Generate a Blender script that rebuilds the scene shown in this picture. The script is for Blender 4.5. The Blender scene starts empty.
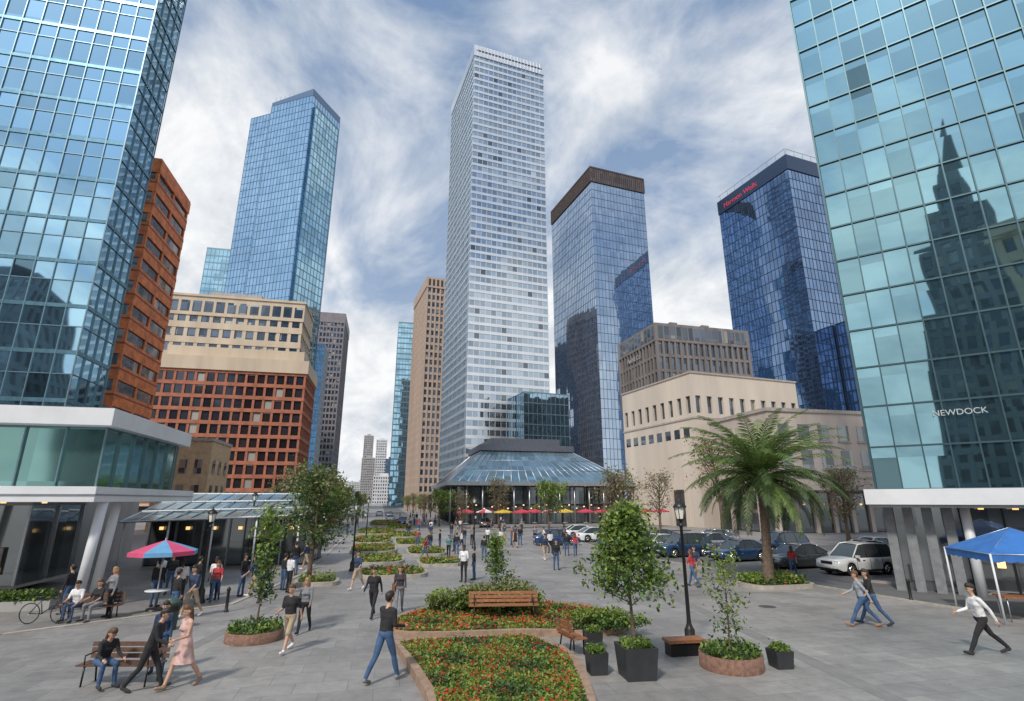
import bpy, math, random, numpy as np
from mathutils import Vector, Matrix
random.seed(7); rng=np.random.default_rng(7)
S=bpy.context.scene; D=bpy.data
R=math.radians

# ------------------------------------------------------------ materials
MC={}
def base(name):
    m=D.materials.new(name); m.use_nodes=True
    nt=m.node_tree; b=nt.nodes['Principled BSDF']
    return m,nt,nt.nodes,nt.links,b
def mathn(nt,op,a,b=None):
    n=nt.nodes.new('ShaderNodeMath'); n.operation=op
    for i,v in enumerate((a,b)):
        if v is None: continue
        if isinstance(v,(int,float)): n.inputs[i].default_value=v
        else: nt.links.new(v,n.inputs[i])
    return n.outputs[0]
def vmath(nt,op,a,b=None,out=0):
    n=nt.nodes.new('ShaderNodeVectorMath'); n.operation=op
    for i,v in enumerate((a,b)):
        if v is None: continue
        if isinstance(v,(tuple,list)): n.inputs[i].default_value=v
        else: nt.links.new(v,n.inputs[i])
    return n.outputs[out]
def mixc(nt,f,a,b):
    n=nt.nodes.new('ShaderNodeMix'); n.data_type='RGBA'
    for s,v in ((n.inputs[0],f),(n.inputs[6],a),(n.inputs[7],b)):
        if isinstance(v,(int,float)): s.default_value=v
        elif isinstance(v,(tuple,list)): s.default_value=(v[0],v[1],v[2],1)
        else: nt.links.new(v,s)
    return n.outputs[2]
def noise(nt,vec,scale,detail=4,rough=.55,dist=0):
    n=nt.nodes.new('ShaderNodeTexNoise'); n.inputs['Scale'].default_value=scale
    n.inputs['Detail'].default_value=detail; n.inputs['Roughness'].default_value=rough
    n.inputs['Distortion'].default_value=dist
    nt.links.new(vec,n.inputs['Vector']); return n
def ramp(nt,val,a,b):
    n=nt.nodes.new('ShaderNodeMapRange'); nt.links.new(val,n.inputs[0])
    n.inputs[1].default_value=a; n.inputs[2].default_value=b; n.clamp=True
    return n.outputs[0]
def sc(c,k): return tuple(min(1,x*k) for x in c)
def pm(name,col,rough=.7,metal=0,var=.18,scale=2.0,bump=0,emis=0,spec=.5,streak=False):
    if name in MC: return MC[name]
    m,nt,N,L,b=base(name)
    tc=N.new('ShaderNodeTexCoord').outputs['Object']
    v=tc
    if streak: v=vmath(nt,'MULTIPLY',tc,(1,1,.12))
    n=noise(nt,v,scale,3,.65)
    c=mixc(nt,ramp(nt,n.outputs['Fac'],.3,.7),sc(col,1-var),sc(col,1+var))
    L.new(c,b.inputs['Base Color'])
    b.inputs['Roughness'].default_value=rough; b.inputs['Metallic'].default_value=metal
    b.inputs['Specular IOR Level'].default_value=spec
    if bump:
        n2=noise(nt,tc,scale*12,1); bp=N.new('ShaderNodeBump'); bp.inputs['Strength'].default_value=bump; bp.inputs['Distance'].default_value=.02
        L.new(n2.outputs['Fac'],bp.inputs['Height']); L.new(bp.outputs[0],b.inputs['Normal'])
    if emis:
        b.inputs['Emission Color'].default_value=(*col,1); b.inputs['Emission Strength'].default_value=emis
        m.cycles.emission_sampling='NONE'
    MC[name]=m; return m
def gm(name,tint,cw,ch,wob=.03,wav=.03,metal=.9,rough=.04,var=.35,wsc=.25,dark=0.0,pale=0.0):
    if name in MC: return MC[name]
    m,nt,N,L,b=base(name)
    tc=N.new('ShaderNodeTexCoord').outputs['Object']
    cell=vmath(nt,'FLOOR',vmath(nt,'DIVIDE',tc,(cw,cw,ch)))
    wn=N.new('ShaderNodeTexWhiteNoise'); wn.noise_dimensions='3D'; L.new(cell,wn.inputs['Vector'])
    ns=noise(nt,tc,wsc,1)
    g=N.new('ShaderNodeNewGeometry').outputs['Normal']
    o1=vmath(nt,'MULTIPLY',vmath(nt,'SUBTRACT',wn.outputs['Color'],(.5,.5,.5)),(wob,wob,wob))
    o2=vmath(nt,'MULTIPLY',vmath(nt,'SUBTRACT',ns.outputs['Color'],(.5,.5,.5)),(wav,wav,wav))
    nn=vmath(nt,'NORMALIZE',vmath(nt,'ADD',g,vmath(nt,'ADD',o1,o2)))
    L.new(nn,b.inputs['Normal'])
    c=mixc(nt,wn.outputs['Value'],sc(tint,1-var),sc(tint,1+var*.5))
    if dark:
        d=mathn(nt,'GREATER_THAN',wn.outputs['Value'],1-dark)
        c=mixc(nt,d,c,sc(tint,.4))
    L.new(c,b.inputs['Base Color'])
    if pale:
        d=mathn(nt,'LESS_THAN',wn.outputs['Value'],pale)
        L.new(mixc(nt,d,c,(.35,.34,.31)),b.inputs['Base Color']); L.new(mathn(nt,'ADD',mathn(nt,'MULTIPLY',d,.4),rough),b.inputs['Roughness'])
    else: b.inputs['Roughness'].default_value=rough
    b.inputs['Metallic'].default_value=metal
    MC[name]=m; return m
def leafm(name,col):
    if name in MC: return MC[name]
    m,nt,N,L,b=base(name)
    tc=N.new('ShaderNodeTexCoord').outputs['Object']
    n=noise(nt,tc,5,2,.8)
    c=mixc(nt,ramp(nt,n.outputs['Fac'],.35,.65),sc(col,.6),sc(col,1.45)); L.new(c,b.inputs['Base Color'])
    b.inputs['Roughness'].default_value=.55
    t=N.new('ShaderNodeBsdfTranslucent'); L.new(c,t.inputs[0])
    mx=N.new('ShaderNodeMixShader'); mx.inputs[0].default_value=.3
    L.new(b.outputs[0],mx.inputs[1]); L.new(t.outputs[0],mx.inputs[2])
    L.new(mx.outputs[0],N['Material Output'].inputs[0]); MC[name]=m; return m

L1=leafm('leaf_light',(.2,.28,.05)); L2=leafm('leaf_mid',(.09,.16,.035)); L3=leafm('leaf_dark',(.035,.075,.022))
LO=leafm('leaf_olive',(.19,.2,.08)); LR=leafm('leaf_redbrown',(.2,.12,.07))
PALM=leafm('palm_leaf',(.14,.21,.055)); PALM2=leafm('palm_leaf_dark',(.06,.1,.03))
FLR=leafm('flower_red',(.55,.03,.03)); FLP=leafm('flower_orange',(.55,.16,.04))
BARK=pm('bark',(.12,.085,.06),.9,var=.4,scale=8,bump=.6); PBARK=pm('palm_bark',(.15,.11,.08),.95,var=.4,scale=9,bump=.8)
SOIL=pm('soil',(.08,.1,.03),.95,var=.4,scale=5)
WHITE=pm('white_panel',(.66,.67,.69),.45,var=.07,scale=.6); CONC=pm('concrete',(.33,.32,.31),.8,var=.15,scale=.7,bump=.2,streak=True)
KERB=pm('kerb_stone',(.36,.32,.28),.8,var=.2,scale=3,bump=.3); KERB2=pm('kerb_tan',(.3,.2,.14),.8,var=.25,scale=4,bump=.3)
BLK=pm('black_metal',(.018,.018,.02),.4,.3,var=.2); DARK=pm('dark_interior',(.04,.038,.036),.8,var=.5,scale=1)
STEEL=pm('steel',(.4,.42,.45),.35,.8,var=.1); WOOD=pm('wood_slats',(.27,.11,.05),.55,var=.3,scale=9); DWOOD=pm('dark_wood',(.1,.05,.03),.6,var=.3,scale=9)
WARM=pm('warm_light',(1,.62,.25),.5,emis=1.3); RUB=pm('rubber',(.02,.02,.02),.85)
SHOPG=gm('shop_glass',(.2,.22,.23),1.4,3,.02,.02,.75,.06,.5)
GREENG=gm('podium_glass',(.22,.4,.37),1.5,2.5,.015,.03,.85,.06,.3)

# ------------------------------------------------------------ mesh builder
class MB:
    def __init__(s): s.p={}
    def part(s,n,mat,smooth=False):
        if n not in s.p: s.p[n]=[[],[],mat,smooth,0]
        return s.p[n]
    def raw(s,n,mat,V,F,smooth=False):
        q=s.part(n,mat,smooth); o=q[4]
        q[0].append(np.asarray(V,dtype=float).reshape(-1,3)); q[4]+=len(V)
        q[1].extend([tuple(i+o for i in f) for f in F])
    def box(s,n,mat,x0,x1,y0,y1,z0,z1,M=None):
        V=np.array([(x,y,z) for z in (z0,z1) for y in (y0,y1) for x in (x0,x1)],float)
        if M is not None: V=np.array([tuple(M@Vector(v)) for v in V])
        s.raw(n,mat,V,[(0,2,3,1),(4,5,7,6),(0,1,5,4),(2,6,7,3),(0,4,6,2),(1,3,7,5)])
    def tube(s,n,mat,pts,rad,k=8,capped=True,smooth=True):
        pts=[Vector(p) for p in pts]
        if isinstance(rad,(int,float)): rad=[rad]*len(pts)
        V=[];F=[];up=None
        for i,p in enumerate(pts):
            t=(pts[min(i+1,len(pts)-1)]-pts[max(i-1,0)]).normalized()
            if up is None: up=Vector((1,0,0)) if abs(t.x)<.8 else Vector((0,1,0))
            a=(up-t*up.dot(t)).normalized(); b=t.cross(a); up=a
            for j in range(k):
                q=p+(a*math.cos(2*math.pi*j/k)+b*math.sin(2*math.pi*j/k))*rad[i]; V.append(tuple(q))
        for i in range(len(pts)-1):
            for j in range(k): F.append((i*k+j,i*k+(j+1)%k,(i+1)*k+(j+1)%k,(i+1)*k+j))
        if capped: F.append(tuple(range(k))[::-1]); F.append(tuple(range((len(pts)-1)*k,len(pts)*k)))
        s.raw(n,mat,V,F,smooth)
    def lathe(s,n,mat,prof,k=16,c=(0,0,0),smooth=True,rfun=None):
        V=[];F=[]
        for r,z in prof:
            for j in range(k):
                a=2*math.pi*j/k; rr=r*(rfun(a,z) if rfun else 1); V.append((c[0]+rr*math.cos(a),c[1]+rr*math.sin(a),c[2]+z))
        for i in range(len(prof)-1):
            for j in range(k): F.append((i*k+j,i*k+(j+1)%k,(i+1)*k+(j+1)%k,(i+1)*k+j))
        s.raw(n,mat,V,F,smooth)
    def leaves(s,n,mat,C,size,flat=0,seed=0):
        r=np.random.default_rng(seed+len(C)); C=np.asarray(C); N=len(C)
        if N==0: return
        a=r.normal(size=(N,3)); a/=np.linalg.norm(a,axis=1)[:,None]
        b=r.normal(size=(N,3))
        if flat: a[:,2]*=1-flat; b[:,2]*=1-flat
        a/=np.linalg.norm(a,axis=1)[:,None]
        b-=a*(a*b).sum(1)[:,None]; b/=np.linalg.norm(b,axis=1)[:,None]
        sz=size*r.uniform(.6,1.3,(N,1)); a*=sz; b*=sz*.5
        V=np.stack([C-a,C-b*1.0+a*.1,C+a,C+b+a*.1],1).reshape(-1,3)
        q=s.part(n,mat); o=q[4]; q[0].append(V); q[4]+=len(V)
        idx=(np.arange(N*4).reshape(N,4)+o); q[1].extend(map(tuple,idx.tolist()))
    def mesh(s,name):
        me=D.meshes.new(name); V=[];F=[];mi=[];sm=[];o=0
        for i,(n,q) in enumerate(s.p.items()):
            v=np.concatenate(q[0]); V.append(v); F+= [tuple(a+o for a in f) for f in q[1]]
            mi+=[i]*len(q[1]); sm+=[q[3]]*len(q[1]); o+=len(v); me.materials.append(q[2])
        me.from_pydata(np.concatenate(V).tolist(),[],F)
        me.polygons.foreach_set('material_index',mi); me.polygons.foreach_set('use_smooth',sm); me.update(); return me
    def single(s,name,loc=(0,0,0),yaw=0,scale=1): return place(name,s.mesh(name),loc,yaw,scale)
    def group(s,name,loc=(0,0,0),yaw=0):
        e=D.objects.new(name,None); S.collection.objects.link(e); e.location=loc; e.rotation_euler=(0,0,R(yaw)); e.empty_display_size=1
        for n,q in s.p.items():
            me=D.meshes.new(n); me.from_pydata(np.concatenate(q[0]).tolist(),[],q[1]); me.materials.append(q[2])
            if q[3]: me.polygons.foreach_set('use_smooth',[True]*len(q[1]))
            o=D.objects.new(n,me); S.collection.objects.link(o); o.parent=e
        return e
def place(name,me,loc,yaw=0,scale=1):
    o=D.objects.new(name,me); S.collection.objects.link(o); o.location=loc; o.rotation_euler=(0,0,R(yaw))
    o.scale=(scale,)*3 if isinstance(scale,(int,float)) else scale
    return o
def text(parent,name,body,mat,loc,size,rz=0,ext=.05):
    cu=D.curves.new(name,'FONT'); cu.body=body; cu.size=size; cu.extrude=ext; cu.materials.append(mat)
    o=D.objects.new(name,cu); S.collection.objects.link(o); o.parent=parent; o.location=loc; o.rotation_euler=(R(90),0,R(rz))

# ------------------------------------------------------------ facades
def facade(mb,x0,x1,y0,y1,z0,z1,cw,fl,pw,sh,pp,sp,glass,pier,span,tag='',top=True,inset=.05):
    mb.box('windows'+tag,glass,x0+inset,x1-inset,y0+inset,y1-inset,z0,z1-.01)
    nz=max(1,round((z1-z0)/fl)); f=(z1-z0)/nz
    if sh>0:
        for i in range(nz+(1 if top else 0)):
            z=z0+i*f
            mb.box('spandrels'+tag,span,x0-sp,x1+sp,y0-sp,y1+sp,z-(.003 if i==0 else sh/2),z+sh/2)
    if pw>0:
        e=.005
        for (a,b,ax) in ((x0,x1,0),(y0,y1,1)):
            n=max(1,round((b-a)/cw))
            for i in range(1,n):
                c=a+(b-a)*i/n
                if ax==0:
                    mb.box('mullions'+tag,pier,c-pw/2,c+pw/2,y0-pp,y0+inset+e,z0,z1); mb.box('mullions'+tag,pier,c-pw/2,c+pw/2,y1-inset-e,y1+pp,z0,z1)
                else:
                    mb.box('mullions'+tag,pier,x0-pp,x0+inset+e,c-pw/2,c+pw/2,z0,z1); mb.box('mullions'+tag,pier,x1-inset-e,x1+pp,c-pw/2,c+pw/2,z0,z1)
        for sx in (0,1):
            for sy in (0,1):
                xa,xb=(x0-pp,x0+pw/2) if sx==0 else (x1-pw/2,x1+pp); ya,yb=(y0-pp,y0+pw/2) if sy==0 else (y1-pw/2,y1+pp)
                mb.box('mullions'+tag,pier,xa,xb,ya,yb,z0,z1)

# left glass tower
mb=MB(); W=30; T=95
MUL=pm('mullion_grey_blue',(.17,.26,.3),.35,.7,var=.1); SPB=pm('spandrel_teal',(.13,.25,.31),.25,.7,var=.2)
gl=gm('glass_left_tower',(.33,.54,.66),1.5,2.0,.012,.05,.95,.03,.3,.12,.04)
facade(mb,-W,0,0,5.4,0,T,1.5,4.0,.07,.32,.06,.04,gl,MUL,SPB)
for i in range(int(T/4)): mb.box('transoms',MUL,-W-.03,.03,-.03,5.43,i*4+2,i*4+2.06)
mb.group('glass_office_tower',(-35.5,42,0),12.9)
# left podium
mb=MB()
mb.box('roof_fascia',WHITE,-34,.1,-.8,9.2,7.35,8.1); mb.box('canopy_slab',WHITE,-34,.55,-2.0,9.6,4.15,4.75)
mb.box('canopy_edge_trim',STEEL,-34.1,.58,-2.04,9.65,4.4,4.46)
facade(mb,-34,-.4,0,8.7,4.752,7.348,1.5,2.6,.06,.08,.05,.04,GREENG,MUL,MUL)
mb.box('store_wall',DARK,-34,-6,4,8.6,.0,4.14)
facade(mb,-34,-4.5,3.6,8.4,.3,4.1,2.2,3.8,.12,.25,.05,.06,SHOPG,STEEL,CONC,tag='_shop',top=True)
for cx,cy in ((.1,-.75),(-.35,1.6),(-8,-.6),(-15,-.6),(-22,-.6)):
    mb.tube('columns',WHITE,[(cx,cy,0),(cx+.25,cy,4.15)],[.19,.19],20)
for i in range(8): mb.box('ceiling_lights',WARM,-14+i*1.5,-13.85+i*1.5,2.2+(i%2)*.2,2.35+(i%2)*.2,4.08,4.14)
for i in range(7): mb.box('shop_display_lights',WARM,-13+i*1.25,-12.75+i*1.25,3.5,3.53,1.0+(i%3)*.6,1.2+(i%3)*.6)
for i in range(6): mb.box('display_goods_%d'%(i%3),[WHITE,WOOD,KERB][i%3],-12+i*1.25,-11.4+i*1.25,3.45,3.52,.9,1.7+(i%3)*.2)
mb.box('rear_block',CONC,-30,-7,9.8,22,0,7.2)
mb.group('podium_building',(-17.7,24,0),12.9)
# orange tower
mb=MB(); OR=pm('rust_orange_cladding',(.56,.16,.05),.6,var=.4,scale=.9); ORD=gm('glass_dark_bronze',(.2,.17,.17),1.2,3.2,.03,.03,.8,.06,.4)
ORP=pm('dark_brick_band',(.22,.07,.04),.7,var=.3,scale=1.5)
facade(mb,-13,0,0,10.8,0,47.4,5.4,3.15,.5,1.75,.1,.14,ORD,OR,OR)
for i in range(15): mb.box('brick_bands',ORP,-13.16,.16,-.16,10.96,i*3.16+.35,i*3.16+.55)
mb.box('parapet',OR,-13.2,.2,-.2,11,46.2,48); mb.box('roof_plant',CONC,-10,-3,3,8,48,50)
mb.group('orange_brick_tower',(-47,62,0),12.9)
# blue skyscraper
mb=MB(); NAVY=pm('mullion_navy',(.12,.18,.28),.3,.8,var=.1); NAVD=pm('mullion_navy_dark',(.05,.08,.14),.3,.7,var=.1)
g2=gm('glass_blue_t2',(.25,.42,.62),2.0,4.1,.012,.1,.96,.03,.12,.03); g2b=gm('glass_blue_t2_side',(.34,.56,.7),2.3,4.1,.02,.05,.95,.03,.25,.04)
facade(mb,-26,0,0,22.9,0,206,2.0,4.1,.07,.24,.07,.04,g2,NAVY,NAVY)
facade(mb,-40.5,-26.4,1.5,20,0,203,2.0,4.1,.07,.24,.07,.04,g2,NAVY,NAVY,tag='_west')
facade(mb,.1,1.0,2,21,0,200,2.3,4.1,.1,.4,.1,.06,g2b,MUL,MUL,tag='_east')
V=[(-26,0,206.2),(0,0,206.2),(0,22.9,206.2),(-26,22.9,206.2),(-26,0,208),(0,0,210),(0,22.9,210),(-26,22.9,208)]
mb.raw('crown',NAVY,V,[(0,1,5,4),(1,2,6,5),(2,3,7,6),(3,0,4,7),(4,5,6,7)])
for k in range(9): mb.box('roof_mast',STEEL,-24+k*2.8,-23.85+k*2.8,.2,.35,207,211)
mb.group('blue_glass_skyscraper',(-102.9,230,0),-18.1)
mb=MB(); facade(mb,-12,0,0,15,0,133,2,4,.2,.7,.1,.1,g2b,MUL,MUL); mb.group('teal_glass_tower',(-149.5,260,0),12.9)
# cream building
mb=MB(); CR=pm('cream_stone',(.5,.41,.31),.8,var=.12,scale=.3,streak=True)
WIN=gm('window_dark',(.15,.18,.22),1.6,2.2,.03,.03,.8,.07,.6,.25,0,.1)
WINB=gm('window_brick_bldg',(.08,.08,.1),2.06,2.85,.03,.03,.75,.1,.6,.25,0,.08)
facade(mb,-34,0,0,16,0,53,2.83,4.1,.9,1.7,.25,.35,WIN,CR,CR)
mb.box('parapet',CR,-34.5,.5,-.5,16.5,51.6,57); mb.box('cornice',CR,-34.8,.8,-.8,16.8,56.8,57.4)
for i in range(12): mb.box('upper_windows',WIN,-33.2+i*2.83,-31.1+i*2.83,-.56,-.45,52.6,55.6)
mb.box('roof_plant',CONC,-25,-12,4,12,57.4,60)
mb.group('cream_office_building',(-58.1,140,0),12.9)
mb=MB(); BR=pm('red_brick',(.33,.12,.07),.85,var=.25,scale=.6)
facade(mb,-33,0,0,16,3.5,32,2.06,2.85,.5,.8,.22,.3,WINB,BR,BR)
mb.box('cream_cap',CR,-33.6,.6,-.6,16.6,32.2,35.2); mb.box('cream_attic',CR,-30,-1,2,14,35.2,38); mb.box('ground_floor',DARK,-32.5,-.3,.2,16,0,3.4)
mb.box('base_cornice',CR,-33.4,.4,-.45,16.4,3.1,3.6)
mb.group('red_brick_office_building',(-47.6,120,0),12.9)
# tan building with arch
mb=MB(); TN=pm('tan_brick',(.5,.36,.22),.85,var=.2,scale=1.5,bump=.3)
mb.box('walls',TN,-7,0,0,10,0,12.9); mb.box('coping',KERB,-7.15,.15,-.15,10.15,12.7,13.15)
for yy in (2,5,8):
    mb.box('windows',WIN,.0,.06,yy-.6,yy+.6,4,6.4); mb.box('windows',WIN,.0,.06,yy-.6,yy+.6,8,9.5)
    mb.tube('arched_window',WIN,[(.0,yy,9.5),(.06,yy,9.5)],.6,20)
for xx in (-5.5,-3.5,-1.5): mb.box('windows',WIN,xx-.5,xx+.5,-.05,.0,8,10); mb.box('windows',WIN,xx-.5,xx+.5,-.05,.0,4.2,6.4)
mb.group('tan_brick_building',(-44.4,80,0),12.9)
mb=MB(); facade(mb,-12,0,0,20,0,92,1.5,3.8,.3,.8,.2,.1,g2b,STEEL,STEEL); mb.group('slim_glass_tower',(-109.4,300,0),12.9)
mb=MB(); GB=pm('grey_brown_clad',(.2,.18,.19),.6,var=.15,scale=.3); facade(mb,-18,0,0,40,0,127,2.2,4,.7,1.4,.3,.2,WIN,GB,GB); mb.box('crown',GB,-18.5,.5,-.5,40.5,122,129); mb.group('dark_grey_tower',(-115.7,350,0),12.9)
PALE=pm('pale_concrete',(.55,.55,.56),.8,var=.1,scale=.1)
for (nm,x,y,ww,hh,mt) in (('distant_white_tower',-197,850,16,96,PALE),('distant_grey_building',-222,880,20,70,CONC),('distant_cream_block',-250,1050,60,38,PALE),('distant_glass_tower',-176,820,14,64,NAVY),('distant_stone_tower',-258,1000,16,120,CONC),('distant_slab_block',-150,700,26,34,PALE)):
    mb=MB(); facade(mb,-ww,0,0,30,0,hh,3,4,1.2,1.8,.3,.3,WIN,mt,mt); mb.box('roof_plant',mt,-ww*.7,-ww*.3,5,20,hh,hh+4); mb.group(nm,(x,y,0),12.9)
mb=MB(); facade(mb,0,22,0,60,0,133,2.2,4,.2,.9,.15,.12,g2b,MUL,MUL); mb.group('teal_street_tower',(-84.8,380,0),12.9)
# brown tower
mb=MB(); BT=pm('brown_stone',(.42,.32,.26),.8,var=.1,scale=.2,streak=True)
facade(mb,0,22,0,34,0,108,2.1,3.7,.8,1.3,.45,.25,WIN,BT,BT); mb.box('crown',BT,-.7,22.7,-.7,34.7,107.5,113)
for i in range(10): mb.box('crown_louvres',DARK,.4+i*2.1,1.5+i*2.1,-.75,-.68,108.5,112)
mb.group('brown_stone_tower',(-42.5,250,0),20.5)
# centre tower
mb=MB(); SIL=pm('silver_cladding',(.74,.76,.78),.2,.85,var=.06,scale=.2); gc=gm('glass_centre',(.4,.48,.56),1.95,2.93,.03,.14,.95,.03,.3,.03,.05); SILD=pm('side_shade_tone',(.36,.43,.5),.3,.7,var=.1)  # SILD: dimmer reflection of the left face put into the colour
facade(mb,0,29.3,0,36,12,173,1.95,2.93,.16,1.05,.06,.12,gc,SIL,SIL)
mb.box('crown',SIL,-.3,29.6,-.3,36.3,172,177); mb.box('crown_slots',DARK,.8,28.5,-.36,-.28,174.2,174.9)
for k in range(20): mb.box('crown_ribs',SIL,1+k*1.4,1.3+k*1.4,-.44,-.3,172,177)
mb.box('lobby',SHOPG,.5,29,.5,35.5,0,12)
for k in range(24): mb.box('side_shade_fins',SILD,-.32,-.1,.4+k*1.5,.55+k*1.5,12,172)  # added fins, not real parts; their dark colour paints the left face dimmer
facade(mb,17,33,-7,-.5,0,38,1.6,3.4,.1,.3,.06,.05,gm('glass_annex',(.3,.45,.55),1.6,3.4,.02,.05,.95,.04,.2),MUL,MUL,tag='_annex')
mb.group('silver_skyscraper',(-14.6,170,0),20.5)
# dark crown tower
mb=MB(); g12=gm('glass_t12',(.42,.52,.64),1.6,3.9,.012,.12,.96,.035,.15,.02); BRZ=pm('bronze_crown',(.09,.07,.065),.5,.4,var=.15)
facade(mb,0,27.8,0,41.6,0,142,1.6,3.9,.08,.2,.06,.04,g12,NAVY,NAVY)
facade(mb,-.2,28,-.2,41.8,142,149.4,1.1,7.4,.3,.6,.25,.2,ORD,BRZ,BRZ,tag='_crown')
mb.group('dark_crown_tower',(35.3,210,0),20.5)
# sign tower
mb=MB(); g13=gm('glass_sign_tower',(.19,.29,.46),1.7,3.9,.012,.1,.95,.035,.25,.03)
facade(mb,0,22,0,35.3,0,125,1.7,3.9,.08,.22,.06,.04,g13,NAVD,NAVD)
mb.box('crown',NAVD,-.3,22.3,-.3,35.6,121,127)
for k in range(9): mb.box('roof_railing',STEEL,-.2,-.1,k*4.2,k*4.2+.15,127,129.5)
mb.box('roof_railing',STEEL,-.2,-.1,0,35,129.3,129.5)
for k in range(6): mb.box('roof_railing',STEEL,k*4.2,k*4.2+.15,-.2,-.1,127,129.5)
mb.box('roof_railing',STEEL,0,22,-.2,-.1,129.3,129.5)
facade(mb,10,24,-10,-.6,0,62,1.7,3.9,.14,.5,.12,.06,g13,NAVD,NAVD,tag='_wing')
e=mb.group('navy_glass_tower',(100.8,170,0),20.9)
RED=pm('sign_red',(.6,.04,.08),.5,emis=.15,var=.05); SGW=pm('sign_white',(.7,.7,.7),.5,var=.05)
text(e,'sign_lettering','Harmon Wells',RED,(-.36,32,122.5),3.0,-90)
# grey concrete
mb=MB(); GC=pm('weathered_concrete',(.17,.15,.145),.85,var=.3,scale=.4,streak=True); CRR=pm('cream_plaster',(.54,.47,.4),.85,var=.12,scale=.25,streak=True)
facade(mb,0,25,0,19,26,40.5,1.6,3.6,.5,.7,.35,.2,WIN,GC,GC); mb.box('core',GC,.2,24.8,.2,18.8,0,26)
mb.box('crown',GC,-.4,25.4,-.4,19.4,40.3,44.7)
for i in range(15): mb.box('crown_windows',WIN,.4+i*1.63,1.6+i*1.63,-.45,-.38,41.0,44.0)
for i in range(11): mb.box('crown_windows',WIN,-.45,-.38,.4+i*1.63,1.6+i*1.63,41.0,44.0)
for k in range(5): mb.box('roof_units',GC,2+k*4.5,4+k*4.5,4,7,44.7,46+(k%2)*.8)
e=mb.group('concrete_office_block',(33.9,120,0),15)
text(e,'sign_lettering','Purl & Co',pm('sign_grey',(.35,.35,.35),.5),(-.5,14,37.8),1.7,-90)
# cream right
mb=MB()
mb.box('lower_walls',CRR,0,24,0,22,0,18.6); mb.box('upper_walls',CRR,0,24,0,22,21.6,25.5)
facade(mb,.0,24,0,22,18.6,21.6,2.4,3,1.3,.01,.0,-.1,WIN,CRR,CRR,top=False,inset=.4)
for i in range(8): mb.box('slot_windows',WIN,-.04,.02,1.5+i*2.6,3.0+i*2.6,14.6,16.2)
mb.box('coping',KERB,-.15,24.15,-.15,22.15,25.5,25.8)
mb.box('portal',DARK,-.06,.02,4,7,0,6); mb.box('portal_frame',CRR,-.3,-.02,3.3,3.9,0,6.6); mb.box('portal_frame',CRR,-.3,-.02,7.1,7.7,0,6.6)
for i in range(4): mb.box('buttresses',CRR,4+i*5.4,4.8+i*5.4,-.5,-.02,0,17)
mb.box('string_course',KERB,-.12,24.12,-.12,22.12,17.6,17.9)
mb.group('cream_civic_building',(30.8,90,0),20.5)
mb=MB(); PK=pm('pinkish_stone',(.46,.39,.34),.8,var=.15,scale=.4,streak=True)
mb.box('walls',PK,-3,30,0,14,5.5,16.5); mb.box('coping',KERB,-3.2,30.2,-.2,14.2,16.3,16.8); mb.box('string_course',KERB,-3.12,30.12,-.12,14.12,7.2,7.5)
facade(mb,-3,30,.4,13,0,5.5,3,5.4,.6,.2,.3,.1,SHOPG,PK,BLK,top=False)
for i in range(9): mb.box('awning_canopy',BLK,-2+i*3.4,1.1+i*3.4,-3.2,-.02,5.2,5.5)
for i in range(9):
    mb.box('windows',WIN,-1.5+i*3.3,.3+i*3.3,-.05,-.01,8.5,11); mb.box('windows',WIN,-1.5+i*3.3,.3+i*3.3,-.05,-.01,12.4,14.6)
    mb.box('window_sills',KERB,-1.7+i*3.3,.5+i*3.3,-.2,-.01,8.25,8.45); mb.box('window_sills',KERB,-1.7+i*3.3,.5+i*3.3,-.2,-.01,12.15,12.35)
for i in range(10): mb.box('shop_lights',WARM,-2+i*3.1,-1.7+i*3.1,.2,.28,3.6,3.8)
mb.group('pink_stone_shop_building',(38.5,75,0),12.9)
# ------------------------------------------------------------ pavilion
mb=MB(); RG=gm('pavilion_roof_glass',(.27,.41,.48),1.5,2,.04,.04,.75,.15,.35); SLT=pm('slate_cap',(.11,.12,.15),.5,.3)
w,d,ze,zt,ins=36,34,7.6,14.2,9.5
V=[(0,0,ze),(w,0,ze),(w,d,ze),(0,d,ze),(ins-2,ins,zt),(w-ins,ins,zt),(w-ins,d-ins,zt),(ins-2,d-ins,zt)]
mb.raw('glass_roof',RG,V,[(0,1,5,4),(1,2,6,5),(2,3,7,6),(3,0,4,7),(4,5,6,7)])
def lerp(a,b,t): return [a[i]+(b[i]-a[i])*t for i in range(3)]
for (a,b,c,dd,n) in ((0,1,4,5,22),(3,0,7,4,20),(1,2,5,6,20)):
    for i in range(n+1): mb.tube('roof_edges' if i in(0,n) else 'roof_ribs',WHITE if i in(0,n) else STEEL,[lerp(V[a],V[b],i/n),lerp(V[c],V[dd],i/n)],.09,4)
    for t in (.33,.66): mb.tube('roof_purlins',STEEL,[lerp(V[a],V[c],t),lerp(V[b],V[dd],t)],.08,4)
mb.box('roof_cap',SLT,ins-2.6,w-ins+.6,ins-.6,d-ins+.6,zt-.1,zt+1.1); mb.box('roof_cap_upper',SLT,ins,w-ins-2,ins+1,d-ins-1,zt+1.1,zt+2.6)
mb.box('eaves_fascia',STEEL,-.6,w+.6,-.6,d+.6,ze-.7,ze-.02)
facade(mb,1.5,w-1.5,1.5,d-1.5,0,ze-.75,2.6,3.3,.25,.35,.2,.1,SHOPG,BLK,BLK)
for i in range(13): mb.tube('columns',STEEL,[(.2+i*2.96,.2,0),(.2+i*2.96,.2,ze-.7)],.14,10)
for i in range(22): mb.box('shop_lights',WARM,2+i*1.5,2.25+i*1.5,1.28,1.38,2.7+(i%3)*.3,2.9+(i%3)*.3)
mb.group('glass_roof_pavilion',(-11.3,100,0),12.9)

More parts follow.
